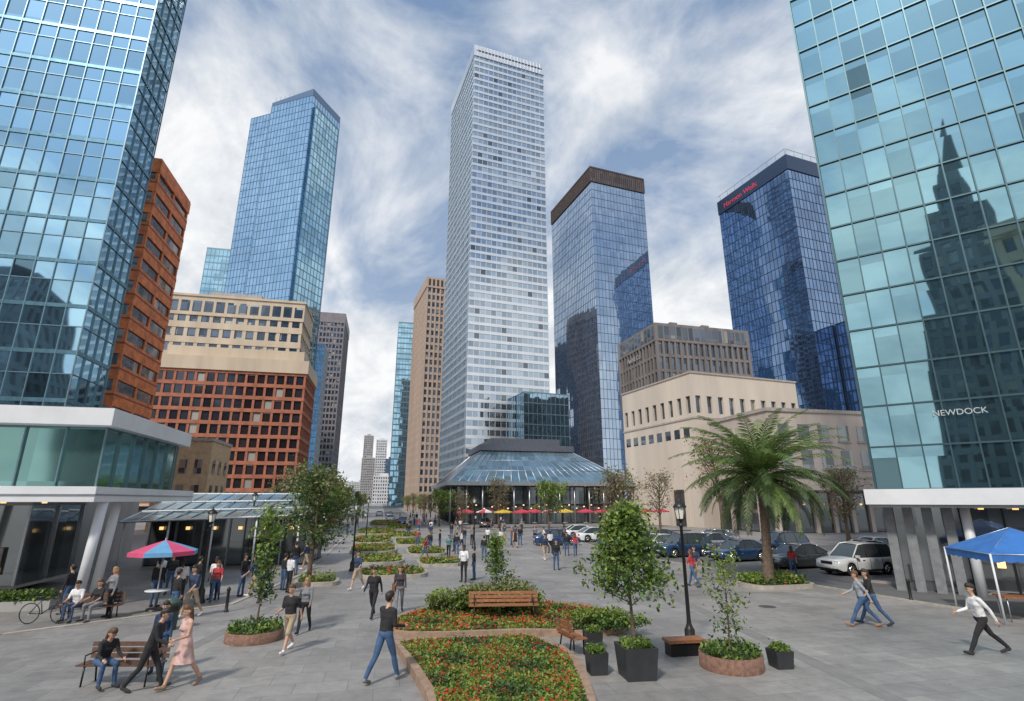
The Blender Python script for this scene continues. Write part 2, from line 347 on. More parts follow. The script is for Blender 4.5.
# ------------------------------------------------------------ right glass tower
mb=MB(); gr=gm('glass_right_tower',(.25,.43,.48),1.1,2.1,.010,.035,.95,.02,.22,.12,.02); MR=pm('mullion_dark_teal',(.06,.11,.13),.4,.6,var=.1)
facade(mb,0,15.4,0,15.4,4.75,63.55,1.1,2.1,.06,.08,.07,.05,gr,MR,MR)
mb.box('fascia',WHITE,-.5,16,-1.1,16,4.02,4.74); mb.box('soffit',CONC,-.4,15.9,-.95,15.9,3.88,4.02)
facade(mb,3.2,15.2,1.2,15,.15,3.87,1.5,1.85,.09,.1,.05,.03,SHOPG,BLK,STEEL,tag='_shop',top=False)
PIER=pm('grey_granite',(.2,.21,.22),.5,var=.2,scale=3)
for i in range(4): mb.box('stone_piers',PIER,.1+i*.78,.5+i*.78,.3,.85,0,3.88)
mb.box('pier_core',SHOPG,.15,3.1,.9,14,0,3.88)
mb.tube('column',WHITE,[(6.5,-.3,0),(6.5,-.3,3.88)],.2,16); mb.tube('column',WHITE,[(3.3,.2,0),(3.3,.2,3.88)],.2,16)
for i in range(6): mb.box('downlights',WARM,3.8+i*1.2,4.0+i*1.2,.1,.3,3.8,3.879)
for i in range(5): mb.box('shop_display_lights',WARM,4.1+i*1.5,4.4+i*1.5,1.1,1.14,1.2+(i%2)*.9,1.6+(i%2)*.9)
e=mb.group('curtain_wall_tower',(18.5,28,0),-36)
text(e,'sign_lettering','NEWDOCK',pm('sign_soft_white',(.42,.45,.46),.5,var=.05),(2.85,-.12,8.2),.4,0,.03)

# ------------------------------------------------------------ city behind the viewpoint (mirrored in the glass)
mb=MB(); WSt=pm('warm_apartment_stone',(.68,.55,.42),.85,var=.12,scale=.3)
facade(mb,-13,13,-14,0,0,45,2.6,3.6,1.2,1.5,.4,.3,WIN,WSt,WSt); mb.box('cornice',WSt,-14,14,-15,1,44.5,46.5)
mb.box('upper_storey',WSt,-9,9,-12,-2,46.5,51); mb.lathe('roof_turret',SLT,[(3.2,51),(2.6,54),(.1,60)],8,smooth=False)
for k in range(11): mb.box('balconies',WSt,-5,1,.7,2.2,4+k*3.6,4.2+k*3.6); mb.box('balcony_rails',BLK,-5,1,2.1,2.18,4.2+k*3.6,5.2+k*3.6)
mb.group('stone_apartment_building',(3,-46,0),-6)
mb=MB(); SP=pm('spire_stone',(.2,.24,.28),.7,var=.15)
for i,(hw,za,zb) in enumerate(((11,0,42),(8,42,58),(5,58,68),(2.5,68,76))): facade(mb,-hw,hw,-hw,hw,za,zb,2.5,3.8,.9,1.2,.3,.2,WIN,SP,SP,tag='_%d'%i)
mb.lathe('spire',SP,[(2.5,76),(.1,94)],4,smooth=False); mb.group('stepped_spire_tower',(-33,-80,0),-20)
mb=MB(); facade(mb,-16,16,-10,10,0,52,2.5,3.8,.9,1.2,.3,.2,WIN,SP,SP); mb.box('roof_plant',SP,-6,8,-5,5,52,57); mb.group('grey_office_slab',(-84,-66,0),12)

# ------------------------------------------------------------ ground
m,nt,N,L,b=base('paving'); tc=N.new('ShaderNodeTexCoord').outputs['Object']
rot=N.new('ShaderNodeVectorRotate'); rot.inputs['Angle'].default_value=R(-12.9); L.new(tc,rot.inputs['Vector'])
bt=N.new('ShaderNodeTexBrick'); L.new(rot.outputs[0],bt.inputs['Vector']); bt.inputs['Scale'].default_value=1
bt.inputs['Brick Width'].default_value=1.2; bt.inputs['Row Height'].default_value=.8; bt.inputs['Mortar Size'].default_value=.010; bt.inputs['Mortar Smooth'].default_value=.2
bt.inputs['Color1'].default_value=(.255,.245,.24,1); bt.inputs['Color2'].default_value=(.32,.31,.30,1); bt.inputs['Mortar'].default_value=(.18,.172,.165,1)
n1=noise(nt,tc,.18,4,.65); n2=noise(nt,tc,2.5,4,.75)
c=mixc(nt,ramp(nt,n1.outputs['Fac'],.35,.7),(.68,.675,.67),(1.12,1.1,1.08))
def mul(nt,a,b_,f=1.0):
    n=nt.nodes.new('ShaderNodeMix'); n.data_type='RGBA'; n.blend_type='MULTIPLY'; n.inputs[0].default_value=f
    nt.links.new(a,n.inputs[6]); nt.links.new(b_,n.inputs[7]); return n.outputs[2]
c=mul(nt,bt.outputs['Color'],c); c=mul(nt,c,mixc(nt,ramp(nt,n2.outputs['Fac'],.3,.7),(.78,.78,.78),(1.1,1.1,1.1)))
vo=N.new('ShaderNodeTexVoronoi'); vo.inputs['Scale'].default_value=1.1; L.new(tc,vo.inputs['Vector'])
c=mixc(nt,ramp(nt,vo.outputs['Distance'],.055,.03),c,(.13,.125,.12))
L.new(c,b.inputs['Base Color']); L.new(mathn(nt,'ADD',mathn(nt,'MULTIPLY',n1.outputs['Fac'],.5),.28),b.inputs['Roughness'])
PAVE=m
mb=MB(); mb.raw('g',PAVE,[(-2500,-1500,0),(2500,-1500,0),(2500,3500,0),(-2500,3500,0)],[(0,1,2,3)]); mb.single('ground')
ASPH=pm('asphalt',(.12,.12,.122),.75,var=.2,scale=1.2,bump=.3); PAINT=pm('road_paint',(.6,.6,.58),.7,var=.15)
def sheet(name,poly,mat,z): 
    mb=MB(); mb.raw('s',mat,[(x,y,z) for x,y in poly],[tuple(range(len(poly)))]); return mb.single(name)
def strip(mb,part,mat,pts,w,z0,z1):
    for (x0,y0),(x1,y1) in zip(pts[:-1],pts[1:]):
        l=math.hypot(x1-x0,y1-y0); M=Matrix.Translation((x0,y0,0))@Matrix.Rotation(math.atan2(y1-y0,x1-x0),4,'Z')
        mb.box(part,mat,0,l,-w/2,w/2,z0,z1,M)
road=[(16.3,27.5),(19.5,20),(23,8),(31,8),(25.5,20),(21.5,28.5),(18.8,31.5),(26,34.5),(50,40),(50,58),(20,54),(10,60),(7,60),(9,46),(13,36)]
sheet('side_road',road,ASPH,.004)
mb=MB(); strip(mb,'k',KERB,[(7,60),(9,46),(13,36),(16.3,27.5),(19.5,20),(23,8)],.18,-.02,.06); mb.single('road_kerb')
mb=MB(); strip(mb,'k',KERB,[(25.5,20),(21.5,28.5),(18.6,31.3)],.2,-.02,.12); mb.single('pavement_kerb')
sheet('main_road',[(-20,90),(-13,90),(-233,1050),(-245,1050)],ASPH,.004)
mb=MB()
for k in range(6): strip(mb,'p',PAINT,[(12.5+k*1.9,46+k*1.0),(13.8+k*1.9,41.5+k*.3)],.1,.004,.009)
mb.single('parking_bay_markings')
mb=MB(); strip(mb,'k',KERB,[(-30,15.5),(-16.6,19.2),(-11.8,24.4),(-12.4,34),(-15,46),(-22,76)],.22,-.02,.035); mb.single('plaza_kerb')
BAND=pm('paving_band',(.2,.19,.185),.7,var=.15,scale=2)
mb=MB(); strip(mb,'b',BAND,[(-9,5),(-9.8,24)],.4,-.01,.004); strip(mb,'b',BAND,[(9,6),(7.2,27),(1.5,50)],.5,-.01,.004); strip(mb,'b',BAND,[(-12,27),(13,27.5)],.4,-.01,.0045); mb.single('paving_bands')
MH=pm('manhole_iron',(.12,.11,.105),.6,.5,var=.3,scale=20)
for x,y in ((10.5,24),(-1.5,28)):
    mb=MB(); mb.lathe('cover',MH,[(.001,.012),(.28,.012),(.3,.006),(.34,.006),(.35,0)],28); mb.single('manhole_cover',(x,y,0))

# ------------------------------------------------------------ planting beds
def cat(poly,n=6):
    P=[np.array(p,float) for p in poly]; o=[]; k=len(P)
    for i in range(k):
        a,b_,c_,d_=P[i-1],P[i],P[(i+1)%k],P[(i+2)%k]
        for t in np.linspace(0,1,n,endpoint=False):
            o.append(tuple(.5*((2*b_)+(-a+c_)*t+(2*a-5*b_+4*c_-d_)*t*t+(-a+3*b_-3*c_+d_)*t**3)))
    return o
def inside(px,py,poly):
    c=np.zeros(len(px),bool); j=len(poly)-1
    for i in range(len(poly)):
        xi,yi=poly[i]; xj,yj=poly[j]
        cond=((yi>py)!=(yj>py))&(px<(xj-xi)*(py-yi)/((yj-yi)+1e-12)+xi); c^=cond; j=i
    return c
def bed(name,poly,kw=.2,h=.16,dens=260,ls=.06,fl=.15,kerb=KERB,grass=.12):
    mb=MB(); c=np.mean(poly,axis=0); P=np.array(poly); n=len(P)
    I=[]
    for p in P:
        v=c-p; l=np.linalg.norm(v); I.append(p+v/l*min(kw,l*.4))
    V=[(x,y,-.02) for x,y in P]+[(x,y,h) for x,y in P]+[(x,y,h) for x,y in I]+[(x,y,h-.07) for x,y in I]
    F=[]
    for r_ in range(3):
        for i in range(n): F.append((r_*n+i,r_*n+(i+1)%n,(r_+1)*n+(i+1)%n,(r_+1)*n+i))
    mb.raw('kerb',kerb,V,F); mb.raw('soil',SOIL,[(x,y,h-.05) for x,y in I],[tuple(range(n))])
    lo=P.min(0);hi=P.max(0); A=(hi-lo).prod(); N_=int(A*dens)
    px=rng.uniform(lo[0],hi[0],N_);py=rng.uniform(lo[1],hi[1],N_); k=inside(px,py,[tuple(q) for q in I]); px,py=px[k],py[k]
    pat=np.sin(px*2.1+py*1.3)*np.cos(py*1.9-px)+rng.normal(0,.45,len(px))
    pz=h-.04+np.abs(rng.normal(0,grass*.5,len(px)))+np.clip(pat,0,1)*grass*.5
    C=np.stack([px,py,pz],1); r_=rng.random(len(px))
    f=(r_<fl*(.4+np.clip(pat,0,1.5)))
    for nm,mt,msk in (('plants_dark',L3,(~f)&(pat<-.8)),('plants_mid',L2,(~f)&(pat>=-.8)&(pat<-.1)),('plants_light',L1,(~f)&(pat>=-.1))): mb.leaves(nm,mt,C[msk],ls,.3)
    Cf=C[f]
    if len(Cf):
        Cf=Cf+np.array([0,0,.04]); h1=rng.random(len(Cf))<.85
        mb.leaves('flowers_red',FLR,Cf[h1],ls*.85,.5); mb.leaves('flowers_orange',FLP,Cf[~h1],ls*.7,.5)
    return mb.single(name)
bed('flower_bed',[(-3.5,17.6),(-2.9,17.95),(.6,18.5),(1.5,17.0),(1.8,15.6),(1.8,14),(1.7,11),(-1.3,11),(-1.9,13.3),(-2.7,15.5)],.25,.2,750,.05,.13,KERB2,.09)
bed('flower_bed',cat([(-3.6,18.7),(-4.3,20.6),(-3.0,23.2),(.5,24.2),(3.2,23),(4.2,20.6),(2.9,19.0),(.5,18.95)]),.25,.2,450,.06,.24,KERB2,.09)
def rb(cx,cy,l,w_,yaw=12.9,n=5,**k):
    a=R(yaw); pts=[]
    for i in range(20):
        t=2*math.pi*i/20; x=np.sign(math.cos(t))*abs(math.cos(t))**.5*w_/2; y=np.sign(math.sin(t))*abs(math.sin(t))**.5*l/2
        pts.append((cx+x*math.cos(a)-y*math.sin(a),cy+x*math.sin(a)+y*math.cos(a)))
    bed('flower_bed',pts,.2,.2,**k)
for q in ((-7.0,33.8,3.6,3.9),(-5.0,39.3,3.6,3.0),(-9.6,41,5,3.6),(-7.2,47.5,6,3.2),(-12.2,50,7,4),(-10.2,57.5,7,3.4),(-15,61,9,4),(-13.4,69,8,4),(-18.5,77,12,5),(-17.5,88,10,4),(-23.5,105,22,6)):
    rb(*q,dens=130 if q[1]<60 else 50,ls=.11 if q[1]<60 else .2,fl=.12,grass=.2)
rb(-10.2,30.2,2.0,2.2,dens=220,ls=.08,fl=.05,grass=.3); rb(13.4,29.6,2.6,3.6,dens=220,ls=.08,fl=.04,grass=.35); rb(8.6,41.5,2.5,3.5,dens=150,ls=.1,fl=.1,grass=.3)

# ------------------------------------------------------------ trees
def tree_mesh(seed,H,th,Rc,tr,nb,nl,ls,shape='round',mats=(L1,L2,L3),spread=.16,rise=.5):
    r=random.Random(seed); g=np.random.default_rng(seed); mb=MB()
    lean=(r.uniform(-.05,.05)*H,r.uniform(-.05,.05)*H)
    ax=lambda t:(lean[0]*t+.03*Rc*math.sin(5*t+seed),lean[1]*t+.03*Rc*math.cos(4*t+seed),H*.93*t)
    mb.tube('trunk',BARK,[ax(t) for t in np.linspace(0,1,9)],[tr*(1.25 if i==0 else 1)*(1-.85*i/8) for i in range(9)],8)
    cl=[]
    for i in range(nb):
        t0=(th/H)+(1-th/H)*(i+.5)/nb*.92; u=(t0-th/H)/(1-th/H)
        if shape=='round': pr=math.sin(math.pi*min(1,.18+.8*u))**.7
        elif shape=='cone': pr=(1-u)**.85*1.0+.08
        else: pr=.55+.45*math.sin(math.pi*u)
        az=i*2.4+r.uniform(-.4,.4); l=Rc*pr*r.uniform(.7,1.15)
        p=Vector(ax(t0)); pts=[p]; dirv=Vector((math.cos(az),math.sin(az),rise+r.uniform(-.1,.35)))
        for k in range(4):
            dirv=(dirv+Vector((r.uniform(-.25,.25),r.uniform(-.25,.25),r.uniform(-.12,.2)))).normalized(); p=p+dirv*l/4; pts.append(p)
            if k>=1:
                for q in range(2):
                    e=p+Vector((r.uniform(-1,1),r.uniform(-1,1),r.uniform(-.3,.9))).normalized()*l*.33
                    mb.tube('branches',BARK,[p,e],[tr*.1,tr*.03],4); cl.append(e)
        mb.tube('branches',BARK,pts,[tr*.32*(1-.2*k) for k in range(5)],5); cl.append(p)
    cl=np.array([tuple(c_) for c_ in cl]); m_=len(cl)
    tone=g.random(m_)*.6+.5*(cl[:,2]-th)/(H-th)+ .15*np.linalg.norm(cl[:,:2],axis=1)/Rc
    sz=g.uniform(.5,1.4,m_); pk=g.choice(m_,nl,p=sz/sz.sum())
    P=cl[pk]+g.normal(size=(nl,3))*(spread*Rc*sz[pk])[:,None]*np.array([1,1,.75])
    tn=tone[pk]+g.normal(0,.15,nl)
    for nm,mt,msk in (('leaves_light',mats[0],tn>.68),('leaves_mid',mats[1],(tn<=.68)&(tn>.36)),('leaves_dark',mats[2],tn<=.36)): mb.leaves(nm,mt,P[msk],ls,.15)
    return mb.mesh('tree_%d'%seed)
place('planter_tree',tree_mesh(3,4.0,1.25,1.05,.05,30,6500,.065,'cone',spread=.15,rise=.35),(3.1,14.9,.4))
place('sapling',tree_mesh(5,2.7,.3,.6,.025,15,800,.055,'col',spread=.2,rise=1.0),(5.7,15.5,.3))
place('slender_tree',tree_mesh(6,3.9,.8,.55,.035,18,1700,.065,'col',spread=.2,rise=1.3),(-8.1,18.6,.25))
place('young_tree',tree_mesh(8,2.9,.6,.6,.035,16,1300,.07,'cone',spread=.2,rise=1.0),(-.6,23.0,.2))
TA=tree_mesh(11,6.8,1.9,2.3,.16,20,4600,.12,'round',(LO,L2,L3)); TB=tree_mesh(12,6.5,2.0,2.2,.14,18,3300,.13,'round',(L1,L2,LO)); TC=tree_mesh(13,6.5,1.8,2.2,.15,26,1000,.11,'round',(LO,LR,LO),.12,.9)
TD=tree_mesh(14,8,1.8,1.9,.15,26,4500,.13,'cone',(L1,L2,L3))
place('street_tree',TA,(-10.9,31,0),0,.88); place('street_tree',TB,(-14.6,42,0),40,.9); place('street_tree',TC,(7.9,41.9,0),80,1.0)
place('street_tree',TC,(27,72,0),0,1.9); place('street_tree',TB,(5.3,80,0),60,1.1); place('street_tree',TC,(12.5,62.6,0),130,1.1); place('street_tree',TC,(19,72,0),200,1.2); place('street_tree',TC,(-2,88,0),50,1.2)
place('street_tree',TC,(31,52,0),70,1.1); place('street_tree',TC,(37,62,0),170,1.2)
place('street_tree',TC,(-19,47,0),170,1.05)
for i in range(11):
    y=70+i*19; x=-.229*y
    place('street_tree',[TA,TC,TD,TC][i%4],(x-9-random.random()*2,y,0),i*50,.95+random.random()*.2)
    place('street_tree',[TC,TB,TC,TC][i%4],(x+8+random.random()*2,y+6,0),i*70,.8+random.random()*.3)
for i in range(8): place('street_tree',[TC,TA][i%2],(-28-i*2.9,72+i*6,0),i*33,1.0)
def bush(name,loc,rx,ry,h,n,ls,seed=0,mats=(L1,L2,L3),twig=True):
    g=np.random.default_rng(seed+50); mb=MB(); k=14
    cc=np.stack([g.uniform(-rx,rx,k)*.7,g.uniform(-ry,ry,k)*.7,g.uniform(.2,.75,k)*h],1)
    pk=g.integers(0,k,n); d_=g.normal(size=(n,3)); d_/=np.linalg.norm(d_,axis=1)[:,None]
    P=cc[pk]+d_*np.array([rx*.42,ry*.42,h*.32])*g.uniform(.5,1.05,(n,1)); P=P[P[:,2]>.0]
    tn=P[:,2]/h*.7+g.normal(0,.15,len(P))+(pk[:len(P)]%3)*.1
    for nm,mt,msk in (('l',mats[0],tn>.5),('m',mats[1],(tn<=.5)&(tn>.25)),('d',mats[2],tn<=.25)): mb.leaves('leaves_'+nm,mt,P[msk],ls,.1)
    for c_ in cc: mb.tube('stems',BARK,[(c_[0]*.4,c_[1]*.4,0),tuple(c_)],[.02,.008],5)
    return mb.single(name,loc)
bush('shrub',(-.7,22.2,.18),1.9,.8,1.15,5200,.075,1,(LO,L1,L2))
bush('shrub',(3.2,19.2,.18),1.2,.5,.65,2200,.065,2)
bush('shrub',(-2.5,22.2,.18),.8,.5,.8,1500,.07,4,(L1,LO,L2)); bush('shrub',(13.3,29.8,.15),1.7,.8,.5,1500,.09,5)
# palm
def palm(seed,H,fl,nf):
    r=random.Random(seed); mb=MB(); pts=[];rad=[]
    for i in range(41):
        t=i/40; pts.append((.25*math.sin(t*1.6),.08*t,H*t)); rad.append((.30-.09*min(1,t*3)+(.10 if t>.86 else 0))*(1+.09*(i%2)))
    mb.tube('trunk',PBARK,pts,rad,14)
    top=Vector(pts[-1])
    for i in range(nf):
        az=i*2.399+r.uniform(-.2,.2); f=i/nf; el=R(80-105*f**1.0+r.uniform(-8,8)); l=fl*(.85+.2*math.sin(math.pi*min(1,f+.2)))*r.uniform(.85,1.08)
        p=top.copy(); P=[p.copy()]; e=el
        for k in range(12):
            e-=R(2.4+3.5*f*(k/12)+5.4*(k/12)); p=p+Vector((math.cos(az)*math.cos(e),math.sin(az)*math.cos(e),math.sin(e)))*l/12; P.append(p.copy())
        mb.tube('frond_stems',PALM,P,[.035*(1-.07*k) for k in range(13)],4)
        V=[];F=[]; side=Vector((-math.sin(az),math.cos(az),0)); m_=38
        for k in range(m_):
            t=.12+.88*k/m_; q=t*12; a=min(11,int(q)); b0=P[a].lerp(P[a+1],q-a); tg=(P[a+1]-P[a]).normalized()
            ll=.64*math.sin(math.pi*min(1,.25+.72*t))**.6*fl/4.2
            for sg in (-1,1):
                dv=(side*sg*.8+tg*.8+Vector((0,0,-.2+r.uniform(-.15,.15)))).normalized(); w_=tg*.036
                mid=b0+dv*ll*.55; e_=b0+dv*ll+Vector((0,0,-.13*ll)); o=len(V)
                V+= [tuple(b0-w_*.6),tuple(b0+w_*.6),tuple(mid+w_),tuple(mid-w_),tuple(e_)]; F+=[(o,o+1,o+2,o+3),(o+3,o+2,o+4)]
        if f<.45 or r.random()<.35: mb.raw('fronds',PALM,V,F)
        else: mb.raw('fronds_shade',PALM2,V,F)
    return mb
palm(2,5.3,4.7,88).single('palm_tree',(13.0,29.2,.1),0,1.0)

# ------------------------------------------------------------ street furniture
def lamp(name,loc,H=4.2):
    mb=MB(); mb.lathe('pole',BLK,[(.2,0),(.2,.12),(.15,.16),(.15,.5),(.11,.56),(.075,.65),(.06,.8),(.045,H-.85),(.07,H-.83),(.07,H-.78),(.04,H-.75),(.04,H-.68),(.12,H-.62),(.13,H-.6)],16)
    mb.lathe('lantern_glass',pm('lantern_glass',(.75,.73,.65),.3,var=.05),[(.11,H-.6),(.17,H-.25)],6,smooth=False)
    for j in range(6):
        a=math.pi*2*j/6; mb.tube('lantern_frame',BLK,[(.12*math.cos(a),.12*math.sin(a),H-.6),(.18*math.cos(a),.18*math.sin(a),H-.25)],.012,4)
    mb.lathe('lantern_cap',BLK,[(.21,H-.26),(.21,H-.22),(.1,H-.1),(.03,H-.05),(.03,H),(.001,H+.05)],12)
    mb.tube('ladder_bar',BLK,[(-.3,0,H-.95),(.3,0,H-.95)],.015,6)
    mb.single(name,loc)
lamp('street_lamp',(5.3,17.6,0),4.25); lamp('street_lamp',(-13.3,24.8,0),3.9); lamp('street_lamp',(-18,38.8,0),4.8); lamp('street_lamp',(-9.9,35.5,0),4.2); lamp('street_lamp',(-15.5,60,0),4.6); lamp('street_lamp',(-3.5,52,0),4.6); lamp('street_lamp',(9.5,50,0),4.6)
def bench(name,loc,yaw,L_=2.4,mat=WOOD,arms=True):
    mb=MB()
    for i in range(4): mb.box('seat_slats',mat,-L_/2,L_/2,-.22+i*.115,-.12+i*.115,.43,.46)
    for i in range(3):
        M=Matrix.Translation((0,.25,.5+i*.13))@Matrix.Rotation(R(-10),4,'X'); mb.box('back_slats',mat,-L_/2,L_/2,-.013,.013,0,.1,M)
    for x in (-L_/2+.2,L_/2-.2):
        mb.tube('legs',BLK,[(x,-.2,0),(x,-.18,.43)],.022,6); mb.tube('legs',BLK,[(x,.28,0),(x,.2,.43),(x,.3,.9)],.022,6); mb.tube('legs',BLK,[(x,-.2,.415),(x,.22,.415)],.02,6)
        if arms: mb.tube('arms',BLK,[(x,-.2,.43),(x,-.22,.66),(x,.25,.68)],.018,6)
    return mb.single(name,loc,yaw)
bench('park_bench',(-.3,20.9,.16),4,2.5); bench('park_bench',(-9.35,14.35,0),0,1.9,DWOOD); bench('park_bench',(1.75,17.1,0),112,1.0,WOOD); bench('park_bench',(-15.6,21.6,0),12,2.0,DWOOD)
def planter_box(loc,w_,h_):
    mb=MB(); k=w_/2
    V=[(x*k*.85,y*k*.85,0) for x,y in ((-1,-1),(1,-1),(1,1),(-1,1))]+[(x*k,y*k,h_) for x,y in ((-1,-1),(1,-1),(1,1),(-1,1))]+[(x*k*.88,y*k*.88,h_) for x,y in ((-1,-1),(1,-1),(1,1),(-1,1))]+[(x*k*.88,y*k*.88,h_-.06) for x,y in ((-1,-1),(1,-1),(1,1),(-1,1))]
    F=[(3,2,1,0)]+[(r_*4+i,r_*4+(i+1)%4,(r_+1)*4+(i+1)%4,(r_+1)*4+i) for r_ in range(3) for i in range(4)]
    mb.raw('pot',pm('charcoal_planter',(.03,.032,.035),.5,var=.25),V,F); mb.raw('soil',SOIL,[(x*k*.88,y*k*.88,h_-.05) for x,y in ((-1,-1),(1,-1),(1,1),(-1,1))],[(0,1,2,3)])
    P=rng.uniform(-k*.8,k*.8,(int(900*w_),3)); P[:,2]=h_+np.abs(rng.normal(0,.07,len(P))); mb.leaves('plants',L2,P[::2],.05); mb.leaves('plants_light',L1,P[1::2],.05)
    mb.single('planter_box',loc,8)
planter_box((3.1,14.9,0),.85,.72); planter_box((2.15,15.2,0),.5,.5); planter_box((7.05,15.7,0),.5,.42); planter_box((2.4,17.6,0),.5,.45)
def round_planter(loc,r_,h_=.35):
    mb=MB(); mb.lathe('brick_ring',pm('planter_brick',(.2,.11,.08),.85,var=.4,scale=9,bump=.5),[(r_,0),(r_,h_),(r_-.12,h_),(r_-.12,h_-.06),(.001,h_-.06)],28,rfun=lambda a,z:1+.012*math.sin(a*28))
    n=int(1700*r_); a=rng.uniform(0,6.28,n); q=np.sqrt(rng.random(n))*(r_-.05); P=np.stack([q*np.cos(a),q*np.sin(a),h_+np.abs(rng.normal(0,.1,n))],1)
    mb.leaves('plants_mid',L2,P[::3],.06); mb.leaves('plants_light',L1,P[1::3],.06); mb.leaves('plants_dark',L3,P[2::3],.06); mb.single('round_planter',loc)
round_planter((5.75,15.7,0),.8); round_planter((-8.1,18.6,0),.85,.3)
mb=MB(); mb.box('seat',WOOD,-.55,.55,-.25,.25,.34,.42); mb.box('body',BLK,-.5,.5,-.2,.2,0,.34); mb.single('box_bench',(4.9,16.9,0),10)
def umbrella(loc,r_,H,c1,c2,pole=STEEL,name='market_umbrella'):
    mb=MB(); k=8
    for j in range(k):
        a0,a1=2*math.pi*j/k,2*math.pi*(j+1)/k; A=(math.cos(a0),math.sin(a0)); B_=(math.cos(a1),math.sin(a1))
        V=[(0,0,H),(A[0]*r_*.5,A[1]*r_*.5,H-.2),(B_[0]*r_*.5,B_[1]*r_*.5,H-.2),(A[0]*r_,A[1]*r_,H-.42),(B_[0]*r_,B_[1]*r_,H-.42),(A[0]*r_*1.01,A[1]*r_*1.01,H-.58),(B_[0]*r_*1.01,B_[1]*r_*1.01,H-.58)]
        mb.raw('canopy_%d'%(j%2),c1 if j%2 else c2,V,[(0,1,2),(1,3,4,2),(3,5,6,4)])
        mb.tube('ribs',pole,[(0,0,H-.02),(A[0]*r_*.5,A[1]*r_*.5,H-.23),(A[0]*r_,A[1]*r_,H-.45)],.012,4)
    mb.tube('pole',pole,[(0,0,0),(0,0,H+.08)],.03,8); mb.lathe('base',BLK,[(.001,.08),(.3,.08),(.32,0)],16)
    mb.lathe('table_top',WHITE,[(.001,.75),(.45,.75),(.45,.72),(.001,.72)],20)
    return mb.single(name,loc)
RD=pm('fabric_red',(.5,.04,.07),.8,var=.1); PKF=pm('fabric_pink',(.55,.07,.16),.8,var=.1); BL=pm('fabric_blue',(.03,.14,.42),.7,var=.15); LBL=pm('fabric_sky',(.12,.3,.5),.8,var=.1); YL=pm('fabric_yellow',(.6,.4,.05),.8,var=.1)
umbrella((-14.2,23.2,0),1.25,2.65,PKF,LBL)
for i in range(13): umbrella((-7+i*2.7+random.uniform(-.5,.5),88+i*.55+random.uniform(-2,2),0),1.5,2.9,[RD,RD,YL,RD][i%4],[RD,WHITE,YL,RD][i%4])
for i in range(4): umbrella((-19-i*3,56+i*6,0),1.4,2.8,RD,RD if i%2 else WHITE)
# tent
mb=MB(); w_=3.2; H=2.35; pk=(w_/2,w_/2,H+.85); cs=[(0,0),(w_,0),(w_,w_),(0,w_)]
for i in range(4):
    a,b_=cs[i],cs[(i+1)%4]
    mb.raw('canopy',BL,[(*a,H),(*b_,H),pk],[(0,1,2)])
    V=[];F=[];n=16
    for j in range(n+1):
        t=j/n; x=a[0]+(b_[0]-a[0])*t; y=a[1]+(b_[1]-a[1])*t; V+=[(x,y,H),(x,y,H-.26-.05*abs(math.sin(t*math.pi*8)))]
        if j<n: F.append((2*j,2*j+2,2*j+3,2*j+1))
    mb.raw('valance',BL,V,F); mb.tube('poles',WHITE,[(*a,0),(*a,H)],.035,8); mb.tube('frame',STEEL,[(*a,H-.02),(*b_,H-.02)],.02,6); mb.tube('frame',STEEL,[(*a,H-.02),pk],.015,6)
mb.box('table_top',WOOD,.4,2.8,.5,1.3,.8,.85)
for x in (.5,2.7):
    for y in (.6,1.2): mb.tube('table_legs',STEEL,[(x,y,0),(x,y,.8)],.02,6)
mb.single('canopy_tent',(17.3,20.6,0),-14)
# left glass canopy
mb=MB(); V=[(0,0,2.9),(11,0,3.3),(11,7,4.7),(0,7,4.7)]
mb.raw('sloping_glass_roof',RG,V,[(0,1,2,3)])
for i in range(12): mb.tube('roof_bars',STEEL,[lerp(V[0],V[1],i/11),lerp(V[3],V[2],i/11)],.045,4)
for t in (0,.33,.66,1): mb.tube('roof_edges',WHITE,[lerp(V[0],V[3],t),lerp(V[1],V[2],t)],.06,4)
for i in range(5): mb.tube('posts',WHITE,[(.2+i*2.65,.2,0),(.2+i*2.65,.2,2.95+i*.09)],.06,8)
facade(mb,.3,10.7,3,7,0,3.4,1.7,3.3,.1,.15,.05,.04,SHOPG,STEEL,BLK)
for i in range(6): mb.box('shop_lights',WARM,1+i*1.7,1.25+i*1.7,2.85,2.9,2.3,2.5)
mb.group('glass_canopy_arcade',(-24.5,35,0),6)
mb=MB(); mb.box('trough',CONC,-1.8,1.8,-.35,.35,0,.35); P=np.stack([rng.uniform(-1.75,1.75,2600),rng.uniform(-.36,.36,2600),.3+rng.uniform(0,.42,2600)],1); mb.leaves('hedge_mid',L2,P[::2],.07); mb.leaves('hedge_light',L1,P[1::4],.07); mb.leaves('hedge_dark',L3,P[3::4],.07); mb.single('hedge_planter',(-20.3,23.2,0),12.9)
for x,y in ((-10.8,24.8),(-11.2,22.9),(11,33),(14.6,31.6),(10,36.5),(17.3,25.2),(18.2,23)):
    mb=MB(); mb.lathe('post',BLK,[(.09,0),(.09,.05),(.06,.08),(.055,.75),(.075,.78),(.075,.84),(.04,.9),(.001,.92)],14); mb.single('bollard',(x,y,0))
for x,y in ((-11.6,19.9),):
    mb=MB(); mb.lathe('bin_body',pm('bin_green',(.04,.07,.05),.5),[(.22,0),(.26,.8),(.28,.82),(.28,.88),(.15,.98),(.001,1.0)],18); mb.lathe('bin_opening',BLK,[(.265,.6),(.268,.74)],18); mb.single('litter_bin',(x,y,0))

